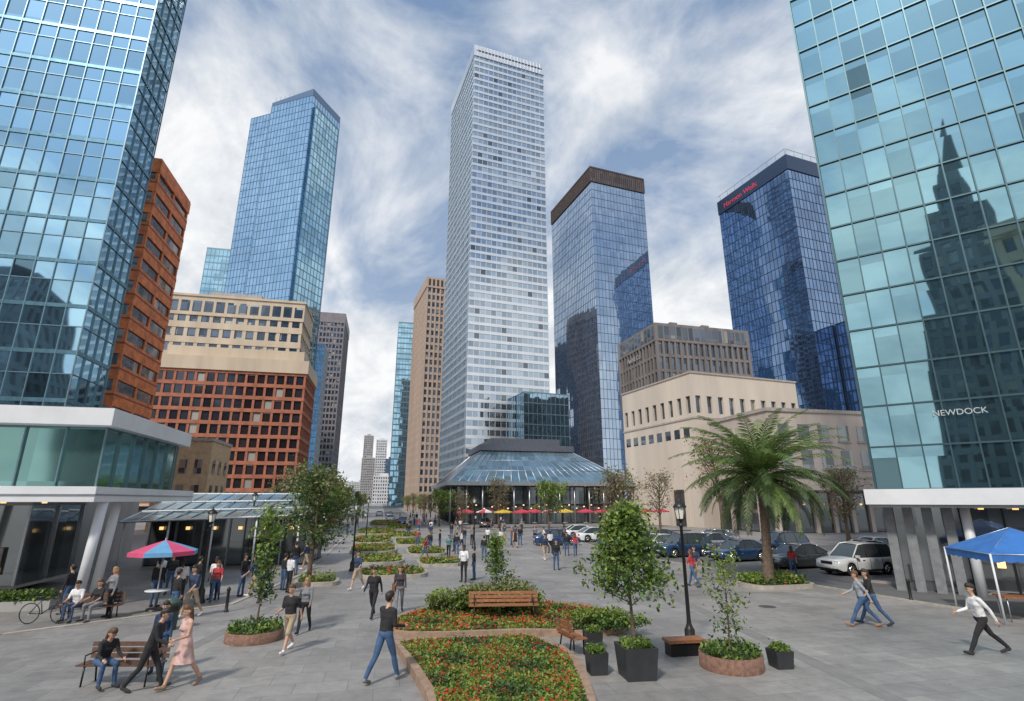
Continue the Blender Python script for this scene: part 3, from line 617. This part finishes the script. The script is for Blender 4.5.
# bicycle
mb=MB()
for cx in (-.52,.52):
    pts=[(cx+.33*math.cos(t),0,.35+.33*math.sin(t)) for t in np.linspace(0,2*math.pi,25)]; mb.tube('tyres',RUB,pts,.018,6,False)
    for k in range(8): mb.tube('spokes',STEEL,[(cx,0,.35),(cx+.32*math.cos(k*.785),0,.35+.32*math.sin(k*.785))],.003,3)
FR=pm('bike_frame',(.03,.03,.035),.35)
for a,b_ in (((-.52,0,.35),(-.1,0,.33)),((-.1,0,.33),(.36,0,.72)),((-.1,0,.33),(-.22,0,.82)),((-.2,0,.76),(.34,0,.82)),((-.52,0,.35),(-.2,0,.76)),((.52,0,.35),(.33,0,.95))): mb.tube('frame',FR,[a,b_],.017,6)
mb.tube('handlebar',BLK,[(.2,-.25,.97),(.33,-.1,.98),(.33,.1,.98),(.2,.25,.97)],.013,6); mb.tube('saddle',BLK,[(-.36,0,.86),(-.1,0,.87)],[.07,.025],8); mb.single('bicycle',(-16.6,20.8,0),5)

# ------------------------------------------------------------ cars
def car_mesh(name,col,suv=False,metal=.5):
    mb=MB(); paint=pm('car_paint_'+name,col,.22,metal,var=.04,spec=.6); m_=paint
    bs=m_.node_tree.nodes['Principled BSDF']; bs.inputs['Coat Weight'].default_value=.8; bs.inputs['Coat Roughness'].default_value=.05
    CG=gm('car_glass',(.1,.12,.13),50,50,.0,.0,.6,.05,0); CH=pm('car_chrome',(.6,.6,.62),.2,.9); HL=pm('headlight',(.7,.72,.75),.15,.3,var=.05); TL=pm('taillight',(.45,.02,.02),.25,var=.05)
    Lh=2.25; Wd=.92; wz=.33; wr=.40; XW=(-1.32,1.36)
    belt=(.98 if suv else .88); hood=(.98 if suv else .84); deck=(1.0 if suv else .92); gb=.28 if suv else .2
    xs=sorted(set([-Lh,-Lh+.08,-2.0,-1.0,-.4,0,.3,.8,2.0,Lh-.1,Lh]+[w+o for w in XW for o in np.linspace(-wr,wr,9)]))
    secs=[]
    for x in xs:
        tt=abs(x)/Lh; wd=Wd*(1-.14*max(0,(tt-.72)/.28)**2)
        zb=gb+ (.12*max(0,(tt-.9)/.1))
        for w in XW:
            if abs(x-w)<=wr: zb=max(zb,wz+math.sqrt(max(0,wr*wr-(x-w)**2)))
        if x>1.0: zt=hood-.17*max(0,(x-1.0)/1.25)**2
        elif x<-1.5: zt=deck-.06*((-x-1.5)/.75)**2
        else: zt=belt
        if x>=Lh: zt-=.1
        zb=min(zb,zt-.1); zm=max(zb+.02,.58*zt+.1)
        secs.append([(-wd*.96,zb),(-wd,min(zm,zt-.05)),(-wd*.97,zt-.04),(-wd*.86,zt+.01),(0,zt+.045),(wd*.86,zt+.01),(wd*.97,zt-.04),(wd,min(zm,zt-.05)),(wd*.96,zb)])
    V=[(x,y,z) for x,s_ in zip(xs,secs) for y,z in s_]; n=9; F=[]
    for i in range(len(xs)-1):
        for j in range(n-1): F.append((i*n+j,(i+1)*n+j,(i+1)*n+j+1,i*n+j+1))
    F.append(tuple(range(n))); F.append(tuple(range((len(xs)-1)*n,len(xs)*n))[::-1])
    mb.raw('body',paint,V,F,True)
    mb.box('underbody',RUB,-Lh+.15,Lh-.15,-.72,.72,.2,.62)
    zr=1.72 if suv else 1.45
    if suv: bt_=[(-2.12,.98),(-1.0,.98),(.1,.98),(1.15,.98)]; rf=[(-1.85,zr-.06),(-.9,zr),(.0,zr),(.45,zr-.05)]
    else: bt_=[(-1.85,.92),(-.9,.89),(.1,.88),(1.2,.87)]; rf=[(-1.05,zr-.06),(-.6,zr),(-.05,zr),(.35,zr-.05)]
    V=[];bw,rw=.84,.64
    for (xb,zb),(xr,z2) in zip(bt_,rf): V+=[(xb,-bw,zb),(xr,-rw,z2),(xr,rw,z2),(xb,bw,zb)]
    FG=[]
    for i in range(3):
        o=i*4; FG+=[(o,o+4,o+5,o+1),(o+2,o+6,o+7,o+3)]
    FG+=[(0,1,2,3),(15,14,13,12)]
    mb.raw('windows',CG,V,FG)
    V2=[]
    for xr,z2 in rf: V2+=[(xr,-rw,z2+.004),(xr,-.3,z2+.04),(xr,.3,z2+.04),(xr,rw,z2+.004)]
    mb.raw('roof',paint,V2,[(i*4+j,(i+1)*4+j,(i+1)*4+j+1,i*4+j+1) for i in range(3) for j in range(3)],True)
    for sg in (-1,1):
        for i in (0,1,2,3): mb.tube('pillars' if i in(0,3) else 'door_pillars',paint if i in(0,3) else RUB,[(bt_[i][0],sg*bw,bt_[i][1]),(rf[i][0],sg*rw,rf[i][1])],.04 if i in (0,3) else .025,6)
        mb.tube('roof_rails',paint,[(x,sg*rw,z+.005) for x,z in rf],.035,6)
        mb.box('mirrors',paint,.85,1.0,sg*.98-.1,sg*.98+.1,belt+.02,belt+.15)
        mb.box('headlights',HL,Lh-.22,Lh-.03,sg*.62-.16,sg*.62+.16,hood-.3,hood-.17); mb.box('taillights',TL,-Lh-.012,-Lh+.1,sg*.66-.14,sg*.66+.14,deck-.26,deck-.1)
        mb.box('door_handles',CH,-.55,-.38,sg*.925-.02,sg*.925+.02,belt-.14,belt-.11); mb.box('door_handles',CH,.35,.52,sg*.925-.02,sg*.925+.02,belt-.14,belt-.11)
        for xd in (-.95,-.05,.95): mb.box('door_gaps',RUB,xd-.007,xd+.007,sg*.915-.012,sg*.915+.012,.36,belt-.07)
        mb.box('sills',RUB,-.9,.94,sg*.885-.03,sg*.885+.03,gb-.04,gb+.06)
        for w in XW:
            mb.tube('tyres',RUB,[(w,sg*.66,wz),(w,sg*.68,wz),(w,sg*.86,wz),(w,sg*.885,wz)],[.3,.33,.33,.3],24)
            mb.tube('rims',CH,[(w,sg*.8,wz),(w,sg*.893,wz)],[.2,.21],20); mb.tube('hubs',BLK,[(w,sg*.88,wz),(w,sg*.897,wz)],.17,20)
            for q in range(5):
                a=q*1.2566; mb.tube('spokes',CH,[(w,sg*.9,wz),(w+.2*math.cos(a),sg*.9,wz+.2*math.sin(a))],.025,5)
    mb.box('grille',BLK,Lh-.05,Lh+.015,-.4,.4,hood-.36,hood-.2); mb.box('bumper_vent',BLK,Lh-.1,Lh+.01,-.6,.6,.3,.4); mb.box('plate',SGW,Lh,Lh+.02,-.22,.22,.45,.55); mb.box('plate',SGW,-Lh-.02,-Lh,-.22,.22,.5,.62)
    return mb.mesh('car_'+name)
CW=car_mesh('white',(.7,.71,.72),False,0.0); CWS=car_mesh('white_suv',(.68,.69,.7),True,0); CB=car_mesh('blue',(.02,.06,.16),False,.4); CS=car_mesh('charcoal',(.13,.14,.15),False,.7); CBS=car_mesh('blue_suv',(.03,.07,.15),True,.4); CV=car_mesh('silver',(.45,.46,.48),False,.8)
for me,x,y,yw in ((CWS,20.7,34.3,196),(CS,18.7,37.4,198),(CB,16.5,41.5,202),(CBS,13.4,44.6,200),(CW,12.3,48,204),(CW,9.0,60.5,15),(CB,4.4,55.7,8),(CW,8.2,66,10),(CV,25,40.5,188),(CW,28,44,190),(CBS,22,46.5,192),(CV,17.5,50,192),(CS,14.5,56,190),(CV,20,56,188),(CS,-4.5,92,95),(CW,-25,115,100),(CB,-19.5,100,100),(CW,-38,160,100),(CS,-33,150,100)):
    place('parked_car',me,(x,y,.005),yw)

# ------------------------------------------------------------ people
def capm(p0,p1,r0,r1,k=12):
    p0=Vector(p0);p1=Vector(p1); t=(p1-p0); l=t.length; t=t.normalized() if l>1e-6 else Vector((0,0,1))
    up=Vector((1,0,0)) if abs(t.x)<.8 else Vector((0,1,0)); a=(up-t*up.dot(t)).normalized(); b_=t.cross(a)
    V=[];F=[];spec=[]
    for q in (8,40,65): spec.append((p0-t*r0*math.cos(R(q)),r0*math.sin(R(q))))
    spec.append((p0,r0)); spec.append((p1,r1))
    for q in (65,40,8): spec.append((p1+t*r1*math.cos(R(q)),r1*math.sin(R(q))))
    for c_,rr in spec:
        for j in range(k): V.append(tuple(c_+(a*math.cos(2*math.pi*j/k)+b_*math.sin(2*math.pi*j/k))*rr))
    for i in range(len(spec)-1):
        for j in range(k): F.append((i*k+j,i*k+(j+1)%k,(i+1)*k+(j+1)%k,(i+1)*k+j))
    F.append(tuple(range(k))[::-1]); F.append(tuple(range((len(spec)-1)*k,len(spec)*k))); return V,F
SK=[pm('skin_a',(.5,.3,.21),.55,var=.06),pm('skin_b',(.34,.18,.11),.55,var=.06),pm('skin_c',(.12,.06,.04),.55,var=.06)]
HR=[pm('hair_dark',(.02,.014,.01),.6),pm('hair_brown',(.09,.045,.02),.6),pm('hair_blond',(.3,.18,.08),.6),pm('hair_grey',(.25,.25,.25),.6)]
CL={}
def cloth(c):
    if c not in CL: CL[c]=pm('cloth_%d'%len(CL),c,.9,var=.28,scale=7,bump=.4)
    return CL[c]
def pers(pose,top,bot,shoe=(.03,.03,.03),skin=0,hair=0,sleeve='short',legs='long',longhair=False,dress=None,female=False,bag=None,vox=.016):
    g=lambda k,d_=0: pose.get(k,d_)
    pieces=[]
    hipz=.93
    def dirv(a,out=0): return Vector((out,math.sin(R(a)),-math.cos(R(a)))).normalized()
    legsJ=[]
    for sg,s_ in ((-1,'l'),(1,'r')):
        hip=Vector((sg*.095,0,hipz)); o=g('spread',.02)*sg
        kn=hip+dirv(g('h'+s_),o)*.43; an=kn+dirv(g('h'+s_)-g('k'+s_,4),o*.5)*.42; fa=g('f'+s_,0)
        toe=an+Vector((sg*.03,math.cos(R(fa))*.17,-.045-math.sin(R(fa))*.12)); legsJ.append((sg,hip,kn,an,toe))
    low=min(min(j[3].z-.085,j[4].z-.038) for j in legsJ); off=Vector((0,0,-low))
    if 'seat' in pose: off=Vector((0,0,pose['seat']+.115-hipz))
    lean=Matrix.Rotation(-R(g('lean',2)),3,'X')@Matrix.Rotation(R(g('twist',0)),3,'Z'); piv=Vector((0,0,hipz))
    U=lambda x,y,z: piv+lean@(Vector((x,y,z))-piv)+off
    hw=1.0 if not female else .88
    def add(a,b_,r0,r1,lab): pieces.append((Vector(a),Vector(b_),r0,r1,lab))
    for sg,hip,kn,an,toe in legsJ:
        bl='bot' if legs!='bare' else 'skin'; sl='bot' if legs=='long' else 'skin'
        thk=1.0 if legs=='long' else .9
        mid=(hip+kn)/2
        add(hip+off,mid+off,.09,.08,bl); add(mid+off,kn+off,.08 if legs!='short' else .085,.062 if legs!='short' else .078,bl)
        add(kn+off,kn.lerp(an,.45)+off+Vector((0,-.012,0)),.056*thk,.058*thk,sl); add(kn.lerp(an,.45)+off+Vector((0,-.012,0)),an+off,.058*thk,.045 if legs=='long' else .036,sl)
        add(an+off+Vector((0,-.03,-.045)),toe+off,.042,.036,'shoe'); add(an+off,an+off+Vector((0,-.02,-.04)),.042,.044,'shoe')
    hl='bot'
    add(U(-.075,0,.95),U(.075,0,.95),.108 if not female else .115,.108 if not female else .115,hl)
    add(U(-.06,0,1.02),U(.06,0,1.02),.104,.104,'top')
    add(U(-.05*hw,.005,1.13),U(.05*hw,.005,1.13),.102*hw,.102*hw,'top')
    add(U(-.085*hw,.01,1.28),U(.085*hw,.01,1.28),.112*hw,.112*hw,'top'); add(U(-.06,0,1.02),U(-.08*hw,.01,1.3),.1*hw,.105*hw,'top'); add(U(.06,0,1.02),U(.08*hw,.01,1.3),.1*hw,.105*hw,'top')
    add(U(-.15*hw,-.005,1.405),U(.15*hw,-.005,1.405),.062,.062,'top'); add(U(-.08*hw,0,1.36),U(.08*hw,0,1.36),.095*hw,.095*hw,'top')
    add(U(0,-.01,1.43),U(0,.012,1.53),.056,.05,'skin')
    if female: add(U(-.07,.075,1.27),U(.07,.075,1.27),.055,.055,'top')
    hd=lambda x,y,z: U(x,y+.015,z)
    add(hd(0,.01,1.60),hd(0,0,1.665),.068,.082,'skin'); add(hd(0,-.03,1.665),hd(0,-.02,1.675),.086,.086,'skin'); add(hd(0,.035,1.563),hd(0,.03,1.58),.038,.045,'skin')
    add(hd(0,.085,1.605),hd(0,.075,1.635),.013,.008,'skin')
    for sg in (-1,1): add(hd(sg*.084,-.01,1.61),hd(sg*.088,-.012,1.635),.014,.018,'skin')
    add(hd(0,-.035,1.68),hd(0,.0,1.705),.096,.085,'hair'); add(hd(0,-.055,1.63),hd(0,-.05,1.66),.07,.085,'hair')
    if longhair:
        for sg in (-1,0,1): add(hd(sg*.05,-.06,1.65),hd(sg*.055,-.095,1.43),.058,.04,'hair')
    hands=[]
    for sg,s_ in ((-1,'l'),(1,'r')):
        sh=Vector((sg*.19*hw,-.005,1.40)); a=g('a'+s_); o=sg*g('o'+s_,.16)
        el=sh+dirv(a,o)*.28; e=a+g('e'+s_,15); wr=el+dirv(e,o*g('in'+s_,.3))*.25
        d2=(wr-el).normalized()
        X=lambda v: U(v.x,v.y,v.z)
        lu='skin' if sleeve=='none' else 'top'; lf='top' if sleeve=='long' else 'skin'
        r2=1.0 if sleeve!='none' else .85
        add(X(sh),X(sh.lerp(el,.5)),.058*r2,.052*r2,lu); add(X(sh.lerp(el,.5)),X(el),.05*r2 if sleeve!='short' else .054,.04*r2,lu)
        add(X(el),X(wr),.042 if sleeve=='long' else .036,.034 if sleeve=='long' else .025,lf)
        add(X(wr),X(wr+d2*.07),.027,.034,'skin')
        hands.append((X(wr),X(wr+d2*.09),sg))
    V=[];F=[]
    for a,b_,r0,r1,lab in pieces:
        v,f=capm(a,b_,r0,r1); o=len(V); V+=v; F+=[tuple(i+o for i in q) for q in f]
    me=D.meshes.new('tmp'); me.from_pydata(V,[],F); ob=D.objects.new('tmp',me); S.collection.objects.link(ob)
    md=ob.modifiers.new('r','REMESH'); md.mode='VOXEL'; md.voxel_size=vox; ms=ob.modifiers.new('s','SMOOTH'); ms.factor=.5; ms.iterations=2
    dg=bpy.context.evaluated_depsgraph_get(); ev=ob.evaluated_get(dg); m2=ev.to_mesh()
    nv=len(m2.vertices); co=np.empty(nv*3); m2.vertices.foreach_get('co',co); co=co.reshape(-1,3); fc=[tuple(p.vertices) for p in m2.polygons]
    cen=np.empty(len(fc)*3); m2.polygons.foreach_get('center',cen); cen=cen.reshape(-1,3); ev.to_mesh_clear(); D.objects.remove(ob)
    best=np.full(len(fc),9.);lb=np.zeros(len(fc),int); labs=['top','bot','skin','shoe','hair']
    for a,b_,r0,r1,lab in pieces:
        A=np.array(a);Bv=np.array(b_)-A; t=np.clip(((cen-A)@Bv)/max(1e-9,Bv@Bv),0,1); ds=np.linalg.norm(cen-A-t[:,None]*Bv,axis=1)-(r0+(r1-r0)*t)
        k=ds<best; best[k]=ds[k]; lb[k]=labs.index(lab)
    mats={'top':cloth(top),'bot':cloth(bot),'skin':SK[skin],'shoe':cloth(shoe),'hair':HR[hair]}
    if dress: mats['bot']=cloth(top)
    mb=MB()
    for i,l_ in enumerate(labs):
        sel=np.nonzero(lb==i)[0]
        if len(sel)==0: continue
        used=sorted({v for s_ in sel for v in fc[s_]}); mp={v:j for j,v in enumerate(used)}
        mb.raw(l_,mats[l_],co[used],[tuple(mp[v] for v in fc[s_]) for s_ in sel],True)
    for w_,h_,sg in hands:
        d_=(h_-w_).normalized(); sd=Vector((0,1,0)); sd=(sd-d_*sd.dot(d_)).normalized(); nr=d_.cross(sd)*(-sg)
        for k,(o,l_) in enumerate(((-.024,.06),(-.008,.072),(.008,.076),(.024,.068))):
            b0=h_+sd*o-d_*.012; m1=b0+d_*l_*.5+nr*.006; m2_=m1+d_*l_*.4+nr*.022
            mb.tube('fingers',SK[skin],[b0,m1,m2_],[.0095,.0085,.0065],6)
        b0=w_+d_*.035+sd*.022; mb.tube('thumb',SK[skin],[b0,b0+sd*.028+d_*.022,b0+sd*.034+d_*.05],[.012,.01,.008],6)
    EY=pm('eye_dark',(.02,.015,.012),.3); LP=pm('lips',(.35,.1,.09),.5)
    for sg in (-1,1): v,f=capm(hd(sg*.03-.006,.078,1.637),hd(sg*.03+.006,.078,1.637),.008,.008,8); mb.raw('eyes',EY,v,f,True); v,f=capm(hd(sg*.03-.013,.083,1.652),hd(sg*.03+.013,.08,1.653),.004,.004,6); mb.raw('brows',HR[hair],v,f,True)
    v,f=capm(hd(-.016,.079,1.578),hd(.016,.079,1.578),.006,.006,8); mb.raw('mouth',LP,v,f,True)
    if dress:
        k=32; V=[];F=[]
        zs=[(1.06,.135),(.95,.165),(.8,.2),(.62,.245),(dress,.27)]
        for z,r_ in zs:
            for j in range(k):
                a=2*math.pi*j/k; rr=r_*(1+.07*math.sin(a*8)*(1.06-z)*2); V.append((rr*math.cos(a)*.95,rr*math.sin(a)*.8,z+off.z))
        for i in range(len(zs)-1):
            for j in range(k): F.append((i*k+j,i*k+(j+1)%k,(i+1)*k+(j+1)%k,(i+1)*k+j))
        mb.raw('skirt',cloth(top),V,F,True)
    if bag:
        c_=U(.24,0,1.0); mb.box('bag',cloth(bag),c_.x-.06,c_.x+.06,c_.y-.15,c_.y+.15,c_.z-.17,c_.z+.1); mb.tube('bag_strap',cloth(bag),[c_+Vector((0,.1,.1)),U(.12,.02,1.44)+Vector((0,0,.03)),c_+Vector((0,-.1,.1))],.012,5)
    return mb.mesh('person_mesh')
WALK=dict(hl=24,kl=6,fl=-14,hr=-16,kr=22,fr=32,al=-22,ar=24,el=12,er=24,lean=4)
WALK2=dict(hl=-20,kl=14,fl=32,hr=22,kr=4,fr=-12,al=26,ar=-20,el=28,er=12,lean=5)
BIG=dict(hl=32,kl=6,fl=-16,hr=-26,kr=16,fr=36,al=-28,ar=30,el=14,er=40,lean=7)
ST=dict(hl=3,kl=4,hr=-2,kr=3,al=4,ar=2,el=14,er=14,spread=.05); PH=dict(hl=4,kl=5,hr=-2,kr=2,al=8,ar=30,el=14,er=95,inr=-.8,spread=.06)
SIT=dict(hl=84,kl=82,hr=88,kr=92,seat=.45,al=30,ar=34,el=45,er=45,lean=14,spread=.1)
BK=(.02,.02,.023);JN=(.05,.1,.2);WT=(.68,.68,.69);KH=(.36,.28,.19);GY=(.2,.2,.22);NV=(.03,.05,.1);RDc=(.4,.04,.05);PN=(.55,.36,.33);TL_=(.08,.22,.24)
def per(x,y,yaw,me,z=0,s=1,name='person'): return place(name,me,(x,y,z),yaw,s)
per(-9.75,14.2,-120,pers(dict(SIT,lean=26,al=50,ar=45,er=60),BK,JN,skin=0,hair=1,longhair=True,female=True,sleeve='long'),s=.97)
per(-8.45,13.9,-80,pers(dict(WALK,lean=16,ar=34,er=50,al=8),BK,BK,skin=0,hair=0,sleeve='long'),s=1.02)
per(-7.75,14.1,150,pers(dict(WALK2,al=20,el=70),PN,PN,shoe=(.3,.2,.14),hair=1,longhair=True,dress=.55,female=True,legs='bare',sleeve='none'),s=1.03)
per(-9.0,15.2,200,pers(ST,NV,JN,hair=0,longhair=True,female=True,sleeve='long'),s=.95)
per(-6.5,17.2,165,pers(dict(WALK,ar=10,er=70,inr=-.6),BK,KH,skin=0,hair=1,legs='short',shoe=WT),s=1.05)
per(-6.9,19.5,185,pers(WALK2,GY,BK,hair=2,longhair=True,female=True,sleeve='long',bag=BK),s=.98)
per(-3.1,14.5,-35,pers(dict(WALK2,ar=5,er=80),BK,JN,hair=0,sleeve='long',shoe=(.2,.2,.2)),s=1.16)
per(-5.2,21.8,170,pers(WALK,BK,BK,hair=0,sleeve='long'),s=1.03)
per(-4.4,22.7,190,pers(WALK2,(.05,.04,.05),GY,hair=1,female=True,longhair=True,sleeve='long',bag=(.2,.08,.04)))
per(12.2,20.3,72,pers(BIG,(.3,.32,.35),JN,hair=1,sleeve='long',shoe=(.3,.15,.08)),s=1.08)
per(12.75,20.6,78,pers(dict(BIG,hl=-22,kl=18,fl=34,hr=28,kr=4,fr=-12,al=28,ar=-24),BK,JN,hair=0,female=True,longhair=True,sleeve='short',bag=BK),s=1.08)
per(13.5,16.9,82,pers(dict(BIG,hl=34,hr=-32,lean=8,ar=20,er=60),WT,BK,hair=0,sleeve='long'),s=1.14)
P_=[pers(ST,BK,JN,sleeve='long',vox=.02),pers(WALK,TL_,BK,hair=1,vox=.02),pers(WALK2,RDc,JN,hair=1,female=True,longhair=True,vox=.02),pers(WALK,WT,NV,hair=0,skin=1,vox=.02),
    pers(PH,GY,BK,hair=2,female=True,longhair=True,sleeve='long',vox=.02),pers(WALK2,NV,KH,legs='short',hair=0,shoe=WT,vox=.02),pers(ST,WT,BK,hair=0,skin=2,vox=.02),pers(PH,(.25,.08,.05),JN,hair=3,vox=.02),
    pers(WALK,BK,BK,hair=1,female=True,dress=.6,legs='bare',sleeve='none',longhair=True,vox=.02)]
SITA=pers(SIT,WT,JN,hair=0,vox=.02); SITB=pers(dict(SIT,lean=5),BK,GY,hair=1,female=True,longhair=True,vox=.02)
per(-15.9,21.35,180,SITA); per(-15.2,21.4,170,SITB); per(-15.1,21.9,160,P_[4])
pl=[(-14.7,23.9),(-13.9,24.2),(-12.4,21.4),(-12.05,21.9),(-12.9,25.2),(-14.2,26),(-13.2,25.6),(-12.4,26.5),(-11.7,26.2),(-11.9,27.7),(-11.2,28.2),(-10.6,27.4),(-12.8,33.7),(-7.6,28.3),(9.2,29.2),(2.8,36.1),(-2.6,30.9),(-2.1,31.7),(-13,36.1),(-6.4,41.9),(-6.4,50.2),(-1.1,52.2),(.8,55.7),(2.4,41.9),(5,44.9),(7.5,48.3),(-2.4,55.7),(24.2,26.2),(9.9,31),(16.2,33),(-16,27),(-17,27.8),(-17.2,22.5)]
PI=[0,4,3,5,8,1,0,6,4,7,2,5,0,3,0,5,2,0]
for i,(x,y) in enumerate(pl): per(x,y,random.choice([0,180,90,-90,45,200,160,-30]),P_[PI[(i*7+i//5)%18]],s=random.uniform(.95,1.07))
for i in range(75):
    y=random.uniform(40,125); side=random.choice([-1,1,1]); x=-.229*y+(random.uniform(3,20)*min(1,y/60) if side>0 else -random.uniform(4,9))
    per(x,y,random.choice([0,180,90,-90,20,200,160,-30]),P_[PI[random.randrange(18)]],s=random.uniform(.93,1.05))

# ------------------------------------------------------------ light, sky, camera
EL,AZ=46,205
dv=Vector((math.sin(R(AZ))*math.cos(R(EL)),math.cos(R(AZ))*math.cos(R(EL)),math.sin(R(EL))))
w=D.worlds.new('World'); S.world=w; w.use_nodes=True; nt=w.node_tree; N=nt.nodes; L=nt.links; bg=N['Background']
w.cycles.sampling_method='MANUAL'; w.cycles.sample_map_resolution=512
sky=N.new('ShaderNodeTexSky'); sky.sky_type='NISHITA'; sky.sun_disc=False; sky.sun_elevation=R(EL); sky.sun_rotation=R(AZ); sky.dust_density=1
tc=N.new('ShaderNodeTexCoord').outputs['Generated']; sp=N.new('ShaderNodeSeparateXYZ'); L.new(tc,sp.inputs[0])
z=mathn(nt,'ADD',mathn(nt,'MAXIMUM',sp.outputs[2],0.0),.45)
cb=N.new('ShaderNodeCombineXYZ'); L.new(mathn(nt,'DIVIDE',sp.outputs[0],z),cb.inputs[0]); L.new(mathn(nt,'DIVIDE',sp.outputs[1],z),cb.inputs[1])
vr=N.new('ShaderNodeVectorRotate'); vr.inputs['Angle'].default_value=R(-35); L.new(cb.outputs[0],vr.inputs['Vector'])
v=vmath(nt,'MULTIPLY',vr.outputs[0],(1.0,.7,1))
na=noise(nt,v,2.3,8,.58,.5); nb_=noise(nt,v,5.0,7,.62,.3)
hz=ramp(nt,sp.outputs[2],.7,.12)
f1=ramp(nt,mathn(nt,'ADD',na.outputs['Fac'],mathn(nt,'MULTIPLY',hz,.16)),.45,.61)
cov=mathn(nt,'MINIMUM',mathn(nt,'ADD',mathn(nt,'MULTIPLY',f1,.92),mathn(nt,'MULTIPLY',hz,.35)),1.0)
cc=mixc(nt,ramp(nt,nb_.outputs['Fac'],.34,.58),(6.3,6.9,7.7),(10.2,10.3,10.4))
blue=mixc(nt,.6,sky.outputs[0],(3.0,4.6,7.2))
col=mixc(nt,cov,blue,cc)
dt=mathn(nt,'MAXIMUM',vmath(nt,'DOT_PRODUCT',tc,tuple(dv),out=1),0.0)
gain=mathn(nt,'ADD',mathn(nt,'MULTIPLY',mathn(nt,'POWER',dt,5.0),.6),.97)
col=vmath(nt,'SCALE',col); L.new(gain,col.node.inputs['Scale'])
L.new(col,bg.inputs['Color']); bg.inputs['Strength'].default_value=.098
sun=D.lights.new('sun','SUN'); sun.energy=3.2; sun.angle=R(6); sun.color=(1,.94,.84); so=D.objects.new('sun',sun); S.collection.objects.link(so)
so.rotation_euler=dv.to_track_quat('Z','Y').to_euler()
cam=D.cameras.new('camera'); cam.lens=534/1024*36; cam.sensor_width=36; cam.clip_end=6000; co=D.objects.new('camera',cam); S.collection.objects.link(co)
co.location=(0,0,4.2); co.rotation_euler=(R(90+15.7),0,0); S.camera=co
S.view_settings.view_transform='Standard'; S.view_settings.look='None'; S.view_settings.exposure=0; S.view_settings.gamma=1
